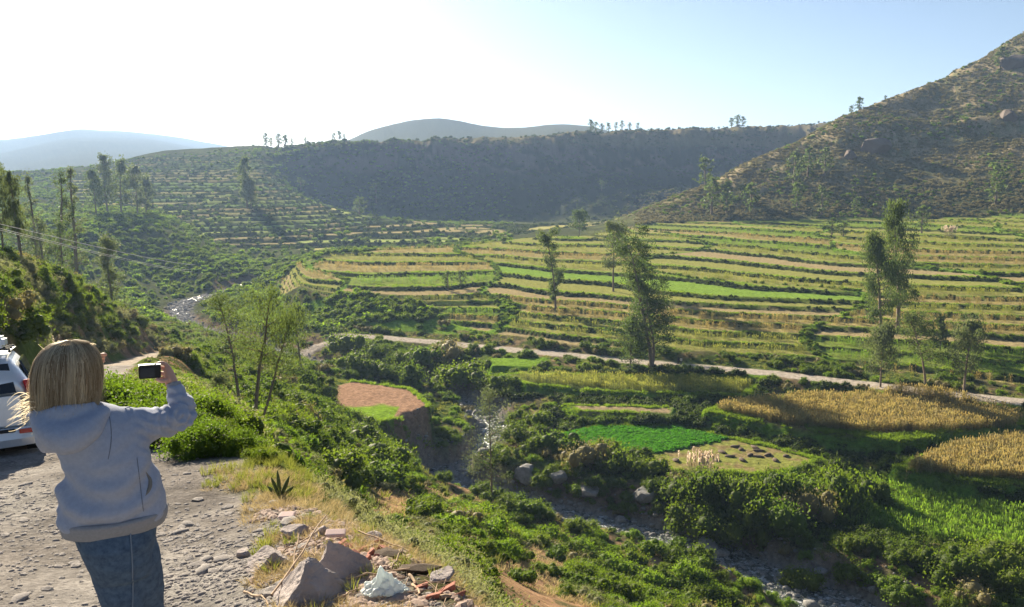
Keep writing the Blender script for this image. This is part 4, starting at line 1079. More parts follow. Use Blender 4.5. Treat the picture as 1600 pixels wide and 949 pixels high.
# overhead cables
cm = mat('cable', (.50, .48, .46), .5)
for i, (a0, b0, a1, b1) in enumerate([(-60, 336, 245, 400), (-60, 342, 235, 408), (-60, 345, 240, 411), (-60, 349, 232, 414)][:3]):
    p0 = at_y(a0, b0, 42 + i); p1 = at_y(a1 + 60, b1 + 14, 260)
    pts = [p0 + (p1 - p0) * t - np.array([0, 0, 4.2 * 4 * t * (1 - t) * .12]) for t in np.linspace(0, 1, 30)]
    V, F = tube(pts, [.014 + .035 * t for t in np.linspace(0, 1, 30)], 5)
    tag(link('power_cable', np_mesh('power_cable', V, F, cm)), ['uppermost of the three cables slanting over the left valley', 'middle of the three cables slanting over the left valley', 'lowest of the three cables slanting over the left valley'][i], 'cable', 'overhead cables on the left')
# ------------------------------------------------------------------ the stony lay-by and its rubble
def near_pts(n, u0, u1, y0, y1, keep):
    x, y = sample(n, u0, u1, y0, y1, .6); z, M = surf(x, y)
    k = keep(x, y, z, M) > rng.random(n)
    return x[k], y[k], z[k]
gk = lambda x, y, z, M: M['gravel'] * (.15 + .85 * clump(x, y, .8, 501, -.35, .15)) * (.35 + .65 * sstep(-3.2, -1.4, x))
x, y, z = near_pts(80000, -.75, .02, 1.6, 16, gk)
s = .006 + .022 * rng.random(len(x)) ** 2.4
stuff('gravel', 'gravel', np.stack([x, y, z], 1), rng.random(len(x)) * 6.28, s, 'small grey stones over the dusty lay-by')
x, y, z = near_pts(2600, -.66, -.12, 2.6, 8.5, gk)
n_ = min(290, len(x))
for i in range(n_):
    s = .024 + .036 * random.random() ** 2.2
    side = 'right of the woman near the rim' if x[i] / y[i] > -.44 else 'left of the woman towards the car'
    o = link('stone', G['gravel'][i % 6], None, (x[i], y[i], z[i] + s * .12), (0, 0, random.random() * 6.28), (s * (1 + .5 * random.random()), s, s * (.5 + .4 * random.random())))
    tag(o, 'angular grey stone on the dusty gravel ' + side, 'stone', 'stones on the gravel ' + side)
rim_z = lambda x, y, z, M: M['gravel'] * (M['u'] > -.335) + (1 - M['gravel']) * (M['Y'] < 8.5) * (M['u'] > -.42)
M_['rubble'] = noisy(mat('rubble'), (.44, .33, .28), .3, 9, .5, 40, .01, col2=(.24, .17, .13))
G['rubble'] = [rock_mesh('stone', 'rubble', 260 + i, 1, .4, .5, angular=True) for i in range(4)]
x, y, z = near_pts(9000, -.40, .03, 2.6, 6.6, lambda x, y, z, M: rim_z(x, y, z, M) * clump(x, y, .5, 512, -.3, .1))
stuff('rubble_bits', 'rubble', np.stack([x, y, z + .004], 1), rng.random(len(x)) * 6.28, .010 + .045 * rng.random(len(x)) ** 2.6, 'pinkish grey rubble bits along the rim')
x, y, z = near_pts(3800, -.40, .02, 2.6, 8.5, lambda x, y, z, M: rim_z(x, y, z, M) * clump(x, y, .5, 502, -.25, .15) * .9)
stuff('straw_litter', 'straw_near', np.stack([x, y, z], 1), rng.random(len(x)) * 6.28, .22 + .35 * rng.random(len(x)), 'dry straw litter on the rubble heap')
x, y, z = near_pts(450, -.46, .04, 2.6, 9.5, lambda x, y, z, M: rim_z(x, y, z, M) * clump(x, y, .6, 503, .0, .2))
stuff('rim_grass', 'grass_near', np.stack([x, y, z], 1), rng.random(len(x)) * 6.28, .25 + .3 * rng.random(len(x)), 'green grass tufts among the rubble')
x, y, z = near_pts(380, -.50, -.25, 6.2, 10.5, lambda x, y, z, M: (1 - M['gravel']) * clump(x, y, .8, 505, -.3, .1))
stuff('verge_grass', 'grass_near', np.stack([x, y, z], 1), rng.random(len(x)) * 6.28, .3 + .4 * rng.random(len(x)), 'grass verge under the leafy shrubs')

M_['rock_grey'] = noisy(mat('pale rock'), (.46, .40, .38), .3, 2.5, .7, 16, .04, col2=(.30, .25, .235))
def fg_rock(seed, P, scale, label, rot=(0, 0, 0), cuts=None):
    g = np.random.default_rng(seed); bm = bmesh.new(); bmesh.ops.create_icosphere(bm, subdivisions=6 if scale[0] > .13 else 4, radius=1)
    V = np.array([v.co[:] for v in bm.verts])
    for nrm, d in cuts:
        nrm = np.array(nrm, float); nrm /= np.linalg.norm(nrm)
        m = V @ nrm - d; V = V - np.where(m > 0, m, 0)[:, None] * nrm
    o = g.random(3) * 9
    V += V * (.10 * fbm(V[:, 0] * 2.6 + o[0], V[:, 1] * 2.6 + V[:, 2] * 3, 4, seed) + .035 * fbm(V[:, 0] * 9 + o[0], V[:, 2] * 14 + V[:, 1] * 9, 3, seed + 1))[:, None]
    V += V * (.05 * -np.abs(fbm(V[:, 0] * 3.1 + V[:, 1] * 2 + o[1], V[:, 2] * 6, 4, seed + 2)))[:, None]
    V *= np.array(scale)
    for v, p in zip(bm.verts, V): v.co = p
    me = bpy.data.meshes.new('rock'); bm.to_mesh(me); bm.free(); me.materials.append(M_['rock_grey'])
    return tag(link('rock', me, None, P, rot), label, 'rock')
def gp(px, py):
    (x, y, z), = hits([(px, py)], 1.4, 40, 1200); return np.array((x, y, z))
p = gp(480, 935)
fg_rock(1, p + (0, .0, -.02), (.30, .30, .34), 'large pale pyramid shaped rock with a sharp ridge at the bottom of the frame', (0, 0, .2), [((-.75, -.1, .62), .42), ((.72, -.35, .50), .46), ((.15, -.9, .30), .52), ((-.35, -.85, .45), .56), ((.1, .8, .5), .45), ((.3, 0, 1), .70), ((.95, .1, .1), .72)])
p = gp(525, 905)
fg_rock(4, p + (0, .05, .0), (.20, .22, .27), 'grey slab leaning against the right side of the pyramid shaped rock', (0, 0, -.2), [((.5, -.5, .6), .35), ((-.7, -.2, .4), .55), ((0, .7, .6), .5), ((0, -.9, .1), .5)])
p = gp(424, 885)
fg_rock(2, p + (0, .0, .0), (.15, .16, .13), 'rounded grey rock left of the pyramid shaped rock', (0, 0, .5), [((0, -.8, .35), .55), ((-.6, 0, .7), .6), ((.6, .1, .7), .62), ((0, 0, 1), .75)])
for i, (a, b, s, lab) in enumerate([(462, 838, .085, 'pale broken rock on the back edge of the rubble, left one'), (500, 838, .07, 'pale broken rock on the back edge of the rubble, right one'), (380, 868, .06, 'small pale broken rock left of the rounded grey rock'), (640, 862, .075, 'grey broken rock at the far end of the brick rubble'), (690, 905, .07, 'grey broken rock on the straw at the right end of the rubble'), (585, 845, .06, 'pinkish broken rock on top of the brick rubble')]):
    fg_rock(20 + i, gp(a, b) + (0, 0, s * .2), (s * 1.4, s, s * .8), lab, (0, 0, i * 1.1), [(tuple(rdirs(1, np.random.default_rng(90 + i * 9 + k))[0]), .5 + .04 * k) for k in range(8)])
for i, (a, b, sz, sx, lab) in enumerate([(655, 893, .09, 1.7, 'dark clod of earth on the straw right of the plastic bag'), (450, 818, .07, 1.5, 'pale flat stone at the back edge of the rubble heap'), (398, 800, .06, 1.4, 'brown stone on the rim above the rounded grey rock'),
                                   (283, 832, .045, 1.5, 'flat smooth stone on the gravel right of the jeans'), (285, 826, .04, 1.3, 'rounded stone just behind the flat smooth one'), (570, 935, .04, 1.5, 'dark flat stone under the plastic bag'),
                                   (350, 890, .045, 1.3, 'grey split stone between the woman and the rounded rock'), (605, 870, .07, 1.5, 'earth lump behind the plastic bag')]):
    p = gp(a, b); m = G['gravel'][i % 6]
    if i in (0, 7):
        m = m.copy(); m.materials.clear(); m.materials.append(M_['clod'] if 'clod' in M_ else M_.setdefault('clod', noisy(mat('clod'), (.12, .085, .06), .4, 14, .8, 30, .02)))
    tag(link('stone', m, None, tuple(p + (0, 0, sz * .2)), (0, 0, i * 1.3), (sz * sx, sz, sz * .75)), lab, 'stone')
# brick fragments, tiles
M_['brick'] = noisy(mat('brick'), (.42, .17, .12), .3, 20, .6, 60, .005, col2=(.30, .12, .085))
M_['pale_tile'] = noisy(mat('pale tile'), (.62, .46, .42), .15, 20, .3, 60, .003)
bm = bmesh.new(); bmesh.ops.create_cube(bm, size=1); 
for v in bm.verts: v.co += Vector(((hash1(v.index, 1) - .5) * .3, (hash1(v.index, 2) - .5) * .3, (hash1(v.index, 3) - .5) * .3))
bmesh.ops.bevel(bm, geom=bm.edges[:], offset=.07, segments=1, affect='EDGES')
bme = bpy.data.meshes.new('brick_fragment'); bm.to_mesh(bme); bm.free(); bme.materials.append(M_['brick'])
bme2 = bme.copy(); bme2.materials.clear(); bme2.materials.append(M_['pale_tile'])
fr = [(548,858,.06),(566,862,.05),(556,870,.055),(578,868,.05),(600,862,.07),(592,874,.045),(540,868,.05),(572,878,.05),(536,850,.05),(590,852,.06),(620,880,.04),(700,925,.06),(716,935,.05),(660,920,.045),(680,935,.05),(556,880,.04),(610,852,.05),(628,862,.04)]
for i, (a, b, s) in enumerate(fr):
    p = gp(a, b)
    o = link('brick_fragment', bme, None, tuple(p + (0, 0, s * .22)), (random.random() * .5, random.random() * .5, random.random() * 6), (s * 1.5, s * .7, s * .55))
    tag(o, 'broken red brick piece in the rubble ' + ('behind the plastic bag' if b < 890 else 'right of the plastic bag'), 'brick fragment', 'broken bricks ' + ('behind' if b < 890 else 'right of') + ' the plastic bag')
tag(link('tile_fragment', bme2, None, tuple(gp(524, 845) + (0, 0, .05)), (.15, .1, .3), (.12, .07, .02)), 'flat pink tile lying at the back of the brick rubble', 'tile')
tag(link('tile_fragment', bme2, None, tuple(gp(448, 812) + (0, 0, .03)), (.1, .0, .1), (.10, .08, .03)), 'pale flat slab on the rim behind the grey rocks', 'tile')
# sticks and canes
M_['cane'] = noisy(mat('cane'), (.42, .30, .20), .3, 12, .3, 40, .004)
def stick(a0, b0, a1, b1, r, lab, lift0=.03, lift1=.05, m='cane', grp=None):
    p0 = gp(a0, b0) + (0, 0, lift0); p1 = gp(a1, b1) + (0, 0, lift1)
    t = np.linspace(0, 1, 7)[:, None]; g = np.random.default_rng(int(a0 + b1))
    P = p0 + (p1 - p0) * t + g.normal(size=(7, 3)) * .006
    V, F = tube(P, [r * (1 - .4 * q) for q in t[:, 0]], 6)
    tag(link('stick', np_mesh('stick', V, F, M_[m], True)), lab, 'stick', grp)
for a in [(428,944,512,852,.007,'long curved cane leaning over the pyramid shaped rock',.05,.22), (452,942,470,880,.006,'thin cane standing against the left face of the pyramid rock',.0,.2), (540,912,640,898,.006,'cane lying along the back of the plastic bag',.03,.04),
          (610,895,632,880,.006,'short pale stick beside the dark clod',.02,.1), (660,935,700,905,.006,'cane pointing up right in the straw right of the bag',.02,.06), (640,905,655,935,.010,'short thick pale stick right of the bag',.02,.02),
          (560,842,640,872,.006,'long thin cane along the top of the brick rubble',.06,.05), (500,848,440,878,.006,'thin cane between the two big grey rocks',.08,.05), (690,938,730,942,.014,'thick reddish stick at the bottom of the rubble',.02,.02),
          (382,930,420,946,.007,'short pinkish stick in the grass left of the pyramid rock',.02,.02), (520,946,560,925,.006,'dark twig at the foot of the pyramid rock',.02,.03)]:
    stick(*a)
x, y, z = near_pts(900, -.30, .0, 2.8, 5.6, lambda x, y, z, M: rim_z(x, y, z, M))
P = []; parts = []
for i in range(min(420, len(x))):
    a = random.random() * 3.14; L = .05 + .14 * random.random(); q = np.array((x[i], y[i], z[i] + .012)); d = np.array((math.cos(a), math.sin(a), .25 * (random.random() - .2))) * L
    parts.append(tube([q - d * .5, q + d * .1 + (0, 0, .008), q + d * .5], [.0028, .0025, .002], 4))
V, F = join(parts); tag(link('twig_litter', np_mesh('twig_litter', V, F, M_['cane'])), 'small twigs and cane bits scattered over the rubble', None, None, 'stuff')
# crumpled plastic bag
def bag():
    n = 46; g = np.linspace(-1, 1, n); X, Y = np.meshgrid(g, g)
    r = np.hypot(X, Y)
    edge = .86 + .22 * fbm(np.cos(np.arctan2(Y, X)) * 2.2, np.sin(np.arctan2(Y, X)) * 2.2, 3, 601)
    q = np.clip(r / edge, 0, 1.4)
    cr = np.abs(fbm(X * 2.6 + 3, Y * 2.6, 2, 602)) ; c2 = np.abs(fbm(X * 6 + 1, Y * 6, 2, 604))
    Z = .34 * np.exp(-((X + .06) ** 2 * 26 + (Y - .15) ** 2 * 12)) + .20 * np.exp(-((X - .35) ** 2 * 14 + (Y + .1) ** 2 * 10)) + .26 * (1 - np.clip(q, 0, 1) ** 1.3) + (.42 * cr + .20 * c2 - .08) * (1 - .6 * np.clip(q, 0, 1))
    sc_ = np.where(r > edge, edge / np.maximum(r, 1e-6), 1)
    V = np.stack([(X * sc_).ravel() * .145, (Y * sc_).ravel() * .10, Z.ravel() * .16 * sc_.ravel()], 1)
    idx = np.arange(n * n).reshape(n, n)
    Q = np.stack([idx[:-1, :-1].ravel(), idx[:-1, 1:].ravel(), idx[1:, 1:].ravel(), idx[1:, :-1].ravel()], 1)
    m = mat('thin plastic', (.80, .86, .86), .28, spec=.5); t = NT(m)
    tr = t.n('ShaderNodeBsdfTranslucent'); tr.inputs[0].default_value = (.80, .88, .86, 1)
    ms = t.n('ShaderNodeMixShader'); ms.inputs[0].default_value = .4
    t.l(t.b.outputs[0], ms.inputs[1]); t.l(tr.outputs[0], ms.inputs[2]); t.l(ms.outputs[0], t.o.inputs[0])
    nz = t.n('ShaderNodeTexNoise', Scale=26., Detail=4); tc = t.n('ShaderNodeTexCoord'); t.l(tc.outputs['Object'], nz.inputs['Vector'])
    b = t.n('ShaderNodeBump', Strength=.8, Distance=.01); t.l(nz.outputs['Fac'], b.inputs['Height']); t.l(b.outputs[0], t.b.inputs['Normal'])
    p = gp(600, 930)
    tag(link('plastic_bag', np_mesh('plastic_bag', V, Q, m, False), None, tuple(p + (0, 0, .03)), (0, 0, .15)), 'crumpled white plastic bag lying on the straw rubble', 'plastic bag')
bag()
# small cactus on the rim
def cactus(a, b, h):
    p = gp(a, b); e = tag(empty('cactus', tuple(p)), 'small branching cactus on the rim among the shrubs', 'cactus')
    m = noisy(mat('cactus'), (.10, .13, .05), .3, 30, .5)
    for i, (dx, dz, ln) in enumerate([(0, 1, 1), (-.35, 1, .75), (.4, .9, .8), (-.8, .7, .55), (.75, .6, .55)]):
        d = np.array([dx, .1 * (i - 2), dz]); d /= np.linalg.norm(d)
        q = np.linspace(0, 1, 7)
        V, F = tube([d * h * ln * t for t in q], (.017) * (1 + .1 * np.sin(q * 30)) * np.sqrt(np.clip(1.03 - q ** 4, 0, 1)), 8)
        link('stem', np_mesh('stem', V, F, m, True), e)
cactus(438, 778, .28)
# ------------------------------------------------------------------ parked car
def loft(rings, cap=True, close=True):
    """rings: list of (k,3) arrays with equal k"""
    k = len(rings[0]); V = np.concatenate(rings); F = []
    for i in range(len(rings) - 1):
        for j in range(k if close else k - 1):
            F.append((i * k + j, i * k + (j + 1) % k, (i + 1) * k + (j + 1) % k, (i + 1) * k + j))
    F = [tuple(f) for f in F]
    if cap: F.append(tuple(range(k))[::-1]); F.append(tuple(range((len(rings) - 1) * k, len(rings) * k)))
    return V, F
def py_mesh(name, V, F, m, smooth=True, bevel=0, sub=0):
    me = bpy.data.meshes.new(name); me.from_pydata([tuple(v) for v in V], [], [tuple(f) for f in F]); me.materials.append(m)
    if bevel or True:
        bm = bmesh.new(); bm.from_mesh(me)
        if bevel: bmesh.ops.bevel(bm, geom=bm.edges[:], offset=bevel, segments=2, affect='EDGES', clamp_overlap=True)
        bmesh.ops.recalc_face_normals(bm, faces=bm.faces[:]); bm.to_mesh(me); bm.free()
    if smooth: me.polygons.foreach_set('use_smooth', [True] * len(me.polygons))
    return me
def boxm(name, x0, x1, y0, y1, z0, z1, m, bevel=.01):
    V = [(x, y, z) for x in (x0, x1) for y in (y0, y1) for z in (z0, z1)]
    return py_mesh(name, V, [(0,1,3,2),(4,6,7,5),(0,4,5,1),(2,3,7,6),(0,2,6,4),(1,5,7,3)], m, False, bevel)
def car():
    cx, cy = -7.28, 10.62
    z0 = ground(-7.6, 11.5) - .12
    slope = (ground(-9.0, 13.6) - ground(-7.3, 10.6)) / 3.45
    e = tag(empty('suv', (cx, cy, z0 + .10), R(29.5)), 'silver off road car parked on the gravel at the left edge, seen from behind', 'car')
    e.rotation_euler = (slope * .8, 0, R(29.5))
    paint = mat('silver paint', (.62, .64, .66), .28, spec=.5, metal=.35); dark = mat('dark trim', (.025, .027, .03), .5)
    glass = mat('car glass', (.02, .025, .03), .05, spec=.6); red = mat('red lamp', (.50, .02, .015), .15, spec=.6); tyre = mat('tyre', (.03, .03, .03), .85); rim = mat('wheel rim', (.45, .45, .46), .3, metal=.8)
    white = mat('roof box', (.75, .77, .80), .3, spec=.5)
    def sec(y, hw, zb, zw, zr, tw, r=.10):
        P = [(-hw * .90, zb), (-hw, zb + .14), (-hw, (zb + zw) / 2), (-hw * .985, zw - .03), (-hw * .94, zw + .05), (-tw - .02, zr - .16), (-tw + .10, zr - .02), (0, zr + .02)]
        P = P + [(-a, b) for a, b in P[-2::-1]]
        return np.array([(a, y, b) for a, b in P])
    rings = [sec(.10, .86, .42, .98, 1.02, .80), sec(.04, .90, .40, .98, 1.03, .80), sec(.12, .92, .36, 1.0, 1.30, .73), sec(.30, .93, .34, 1.0, 1.50, .68), sec(.6, .935, .34, 1.0, 1.53, .68), sec(2.2, .935, .34, 1.0, 1.56, .69), sec(2.75, .93, .34, 1.0, 1.50, .66), sec(3.35, .93, .34, .99, 1.04, .80), sec(4.2, .90, .36, .92, .97, .74), sec(4.55, .80, .42, .80, .85, .66)]
    V, F = loft(rings); link('body', py_mesh('body', V, F, paint, True), e)
    link('rear_window', py_mesh('rear_window', [(-.66, .02, 1.02), (.66, .02, 1.02), (.58, .20, 1.42), (-.58, .20, 1.42), (-.66, .10, 1.02), (.66, .10, 1.02), (.58, .28, 1.42), (-.58, .28, 1.42)], [(0,1,2,3),(4,7,6,5),(0,4,5,1),(3,2,6,7),(0,3,7,4),(1,5,6,2)], glass, False), e)
    for s in (-1, 1):
        link('side_window', py_mesh('side_window', [(s*.895, .42, 1.06), (s*.895, 2.6, 1.06), (s*.73, 2.3, 1.46), (s*.73, .5, 1.44), (s*.86, .42, 1.06), (s*.86, 2.6, 1.06), (s*.70, 2.3, 1.46), (s*.70, .5, 1.44)], [(0,1,2,3),(4,7,6,5),(0,4,5,1),(3,2,6,7),(0,3,7,4),(1,5,6,2)], glass, False), e)
        link('tail_light', py_mesh('tail_light', [(s*.80, -.01, .93), (s*.925, .05, .93), (s*.86, .10, 1.18), (s*.74, .04, 1.18), (s*.80, .2, .93), (s*.945, .26, .93), (s*.87, .3, 1.18), (s*.74, .2, 1.18)], [(0,1,2,3),(4,7,6,5),(0,4,5,1),(3,2,6,7),(0,3,7,4),(1,5,6,2)], red, False, .012), e)
        link('reflector', boxm('reflector', min(s*.66, s*.86), max(s*.66, s*.86), -.125, -.06, .47, .53, red, .006), e)
        link('roof_rail', boxm('roof_rail', s*.60-.02, s*.60+.02, .5, 2.6, 1.56, 1.60, dark, .008), e)
        for yy in (.95, 3.65):
            w = empty('wheel', (s * .82, yy, .31)); w.parent = e
            V, F = tube([(-.11, 0, 0), (-.10, 0, 0), (0, 0, 0), (.10, 0, 0), (.11, 0, 0)], [.30, .36, .37, .36, .30], 28); link('tyre', py_mesh('tyre', V, F, tyre), w)
            V, F = tube([(-.115, 0, 0), (-.09, 0, 0), (.09, 0, 0), (.115, 0, 0)], [.08, .23, .23, .08], 20); link('rim', py_mesh('rim', V, F, rim), w)
    V, F = loft([np.array([(x, y0 + (.10 if abs(x) > .85 else 0), z) for x, z in [(-.93, .30), (-.93, .56), (.93, .56), (.93, .30)]]) for y0 in (-.12, .12)])
    rb = []
    for x in np.linspace(-.95, .95, 15):
        c = .16 * (abs(x) / .95) ** 4
        rb.append(np.array([(x, -.12 + c, .30), (x, -.14 + c, .40), (x, -.12 + c, .55), (x, .3, .56), (x, .3, .30)]))
    V, F = loft(rb); link('bumper', py_mesh('bumper', V, F, paint, False), e)
    link('bumper_step', boxm('bumper_step', -.62, .62, -.15, -.05, .50, .545, dark, .008), e)
    link('tailgate_panel', boxm('tailgate_panel', -.70, .70, -.012, .04, .58, .98, paint, .01), e)
    link('number_plate', boxm('number_plate', -.26, .26, -.03, -.01, .64, .76, mat('plate', (.6, .6, .58), .5), .003), e)
    link('exhaust', py_mesh('exhaust', *tube([(.45, -.06, .28), (.45, .3, .28)], [.03, .03], 10), dark), e)
    for yy in (.35, 1.2, 2.2):
        link('roof_bar', boxm('roof_bar', -.62, .62, yy - .02, yy + .02, 1.60, 1.63, dark, .006), e)
    b = link('roof_luggage', boxm('roof_luggage', .05, .56, .30, 1.3, 1.635, 1.80, white, .04), None)
    b.location = e.location; b.rotation_euler = e.rotation_euler
    tag(b, 'white bundle strapped on the roof rack of the silver car', 'luggage')
car()

# ------------------------------------------------------------------ the woman taking a photo
PY0 = 3.3
_u = us(165, 700)[0]; PO = np.array((_u * PY0, PY0, 0.)); PO[2] = ground(PO[0], PO[1])
PA = math.atan2(PO[0], PO[1])
PF = np.array((math.sin(PA), math.cos(PA), 0)); PR = np.array((math.cos(PA), -math.sin(PA), 0))
def lc(px, py, ly=0.0):
    """the photo's pixel at a depth ly beyond her spine, in her own frame"""
    u, s = us(px, py); d = np.array((u, 1, s)); t = (ly + PO[:2] @ PF[:2]) / (d @ PF)
    w = t * d - PO
    return np.array((w @ PR, w @ PF, w[2]))
def mp_(px): return px * float(np.hypot(PO[0], PO[1])) / 1300 * .93
def person():
    e = tag(empty('person', tuple(PO), -PA), 'woman in grey blue hooded jacket and jeans seen from behind, holding up a small camera', 'person')
    skin = mat('skin', (.55, .31, .23), .5); skin.node_tree.nodes['Principled BSDF'].inputs['Subsurface Weight'].default_value = .15
    skin.node_tree.nodes['Principled BSDF'].inputs['Subsurface Radius'].default_value = (.02, .008, .005)
    # skeleton grown into one skin
    J = {}; E = []; Rr = {}
    def j(n, p, r, par=None):
        J[n] = tuple(p); Rr[n] = r
        if par: E.append((par, n))
    hipz = lc(185, 850)[2]
    j('pelvis', lc(190, 850, .02), .09)
    j('waist', lc(175, 770, .02), .09, 'pelvis'); j('chest', lc(150, 690, .02), .10, 'waist'); j('neck', lc(116, 640, .02), .055, 'chest'); j('skull', lc(110, 600, .03), .085, 'neck'); j('crown', lc(110, 565, .03), .082, 'skull')
    j('nose', lc(126, 598, .135), .012, 'skull')
    j('rsh', lc(190, 672, .03), .06, 'chest'); j('relb', lc(284, 662, .12), .042, 'rsh'); j('rwr', lc(271, 603, .20), .026, 'relb'); j('rpalm', lc(264, 585, .22), .030, 'rwr')
    j('lsh', lc(100, 676, .06), .045, 'chest'); j('lelb', lc(110, 690, .30), .04, 'lsh'); j('lwr', lc(135, 585, .26), .025, 'lelb'); j('lpalm', lc(145, 565, .24), .027, 'lwr')
    for n, q in (('a', [(155, 557, .235), (162, 554, .23), (168, 555, .225)]), ('b', [(154, 562, .235), (160, 559, .23), (165, 560, .225)]), ('c', [(155, 566, .235), (161, 564, .23), (164, 565, .225)]), ('d', [(152, 571, .235), (157, 570, .23), (160, 571, .225)]), ('t', [(150, 562, .25), (153, 568, .26), (156, 573, .262)])):
        par = 'lpalm'
        for k, (a, b, c) in enumerate(q): j('l' + n + str(k), lc(a, b, c), (.010, .009, .007)[k], par); par = 'l' + n + str(k)
    # right hand closed on the little camera: fingers wrap its far side, index on top, thumb on the near side
    for n, q in (('i', [(262, 571, .235), (252, 567, .24), (244, 569, .235)]), ('m', [(259, 577, .25), (249, 574, .262), (241, 578, .255)]), ('r', [(258, 585, .25), (248, 583, .262), (241, 586, .255)]), ('p', [(260, 592, .24), (251, 592, .25), (244, 594, .245)]),
                 ('t', [(262, 594, .20), (252, 596, .185), (243, 592, .18)])):
        par = 'rpalm'
        for k, (a, b, c) in enumerate(q): j('r' + n + str(k), lc(a, b, c), (.0115, .0095, .0075)[k], par); par = 'r' + n + str(k)
    for s, nm in ((-1, 'L'), (1, 'R')):
        hb = lc(185, 850)[0]
        j(nm + 'hip', (hb + s * .035 + .02, .02, hipz - .04), .05, 'pelvis'); j(nm + 'knee', (hb + s * .045 + .05, .04 + s * .05, hipz * .56), .045, nm + 'hip'); j(nm + 'ank', (hb + s * .05 + .05, s * .04, .09), .034, nm + 'knee'); j(nm + 'toe', (hb + s * .05 + .06, .13 + s * .04, .04), .028, nm + 'ank')
    names = list(J); me = bpy.data.meshes.new('body'); me.from_pydata([J[n] for n in names], [(names.index(a), names.index(b)) for a, b in E], [])
    o = link('body', me, e); me.materials.append(skin)
    md = o.modifiers.new('Skin', 'SKIN'); md.use_smooth_shade = True
    for n, sv_ in zip(names, me.skin_vertices[0].data): sv_.radius = (Rr[n], Rr[n]); sv_.use_root = (n == 'pelvis')
    o.modifiers.new('Subdivision', 'SUBSURF').levels = 2; o.modifiers['Subdivision'].render_levels = 2

    def ring(c, hw, hd, n=36, ax=(1, 0, 0), ay=(0, 1, 0)):
        a = np.linspace(0, 2 * math.pi, n, endpoint=False)
        return c + np.outer(np.cos(a) * hw, ax) + np.outer(np.sin(a) * hd, ay)
    def body_loft(rows, n=36):
        return loft([ring(lc((l + r) / 2, y, ly), abs(lc(r, y, ly)[0] - lc(l, y, ly)[0]) / 2, hd, n) for l, r, y, ly, hd in rows])
    def limb(P, rad, n=20):
        P = np.array(P); q = np.linspace(0, len(P) - 1, len(P) * 4 - 3)
        PP = np.stack([np.interp(q, range(len(P)), P[:, i]) for i in range(3)], 1)
        k = np.array([.25, .5, .25]); 
        for _ in range(3): PP[1:-1] = .25 * PP[:-2] + .5 * PP[1:-1] + .25 * PP[2:]
        V, F = tube(PP, np.interp(q, range(len(P)), rad), n)
        m = len(PP); F = [tuple(f) for f in F] + [tuple(range(n))[::-1], tuple(range((m - 1) * n, m * n))]
        return V, F
    def remesh(parts, vox, sm, mtl, name, parent, fold=None):
        V = []; F = []; o_ = 0
        for v, f in parts:
            V += [tuple(p) for p in v]; F += [tuple(i + o_ for i in q) for q in f]; o_ += len(v)
        m = bpy.data.meshes.new(name); m.from_pydata(V, [], F)
        bm = bmesh.new(); bm.from_mesh(m); bmesh.ops.recalc_face_normals(bm, faces=bm.faces[:]); bm.to_mesh(m); bm.free()
        ob = bpy.data.objects.new(name, m); COL.objects.link(ob)
        r_ = ob.modifiers.new('r', 'REMESH'); r_.mode = 'VOXEL'; r_.voxel_size = vox; r_.use_smooth_shade = True
        s_ = ob.modifiers.new('s', 'SMOOTH'); s_.iterations = sm; s_.factor = .5
        dg = bpy.context.evaluated_depsgraph_get(); m2 = bpy.data.meshes.new_from_object(ob.evaluated_get(dg))
        bpy.data.objects.remove(ob); m2.name = name; m2.materials.clear(); m2.materials.append(mtl)
        if fold:
            n = len(m2.vertices); co = np.zeros(n * 3); no = np.zeros(n * 3)
            m2.vertices.foreach_get('co', co); m2.vertices.foreach_get('normal', no); co = co.reshape(-1, 3); no = no.reshape(-1, 3)
            co += no * fold(co)[:, None]; m2.vertices.foreach_set('co', co.ravel()); m2.update()
        return link(name, m2, parent)
    fab = noisy(mat('jacket fleece', None, .92, spec=.1), (.33, .355, .44), .08, 60, .25, 500, .002)
    torso = body_loft([(96, 262, 812, 0, .135), (92, 263, 800, 0, .155), (90, 262, 780, 0, .16), (94, 256, 760, 0, .155), (98, 246, 735, 0, .15), (98, 238, 710, 0, .15), (84, 232, 690, .01, .15), (68, 226, 672, .01, .145), (58, 214, 658, .01, .13), (62, 190, 646, .01, .105), (78, 158, 636, .02, .08), (88, 140, 630, .02, .06)])
    flare = body_loft([(84, 120, 796, .02, .05), (88, 130, 760, .02, .06), (98, 140, 730, .02, .06)], 16)
    r1 = limb([lc(165, 672, .02), lc(200, 668, .03), lc(240, 664, .07), lc(278, 656, .11), lc(286, 650, .13)], [mp_(32), mp_(33), mp_(28), mp_(24), mp_(20)])
    r2 = limb([lc(284, 662, .12), lc(287, 645, .14), lc(280, 622, .17), lc(272, 606, .195)], [mp_(22), mp_(21), mp_(18), mp_(13)])
    l1 = limb([lc(88, 672, .02), lc(76, 684, .12), lc(100, 692, .26)], [mp_(28), mp_(26), mp_(22)])
    l2 = limb([lc(100, 692, .26), lc(122, 640, .28), lc(134, 592, .26)], [mp_(22), mp_(18), mp_(13)])
    def fold(co):
        x, y, z = co[:, 0], co[:, 1], co[:, 2]
        zs = lc(150, 700)[2]; dz = z - zs
        # big drape curving from the left hip up to the right shoulder blade, sleeve creases at the elbow
        d = np.hypot(x - lc(165, 690)[0] , (z - lc(165, 690)[2]) * 1.0)
        w = sstep(lc(262, 0 + 700)[0], lc(232, 700)[0], x) * sstep(lc(150, 690)[2], lc(150, 730)[2], z)
        f = .011 * np.sin((d - .02) * 58) * w * sstep(.05, .2, d)
        f += .012 * fbm(x * 4 + z * 3, z * 9 - x * 5, 3, 701)
        el = np.hypot(x - lc(284, 655)[0], z - lc(284, 655)[2])
        f += .007 * np.sin(el * 190 + 1.5) * sstep(.16, .05, el)
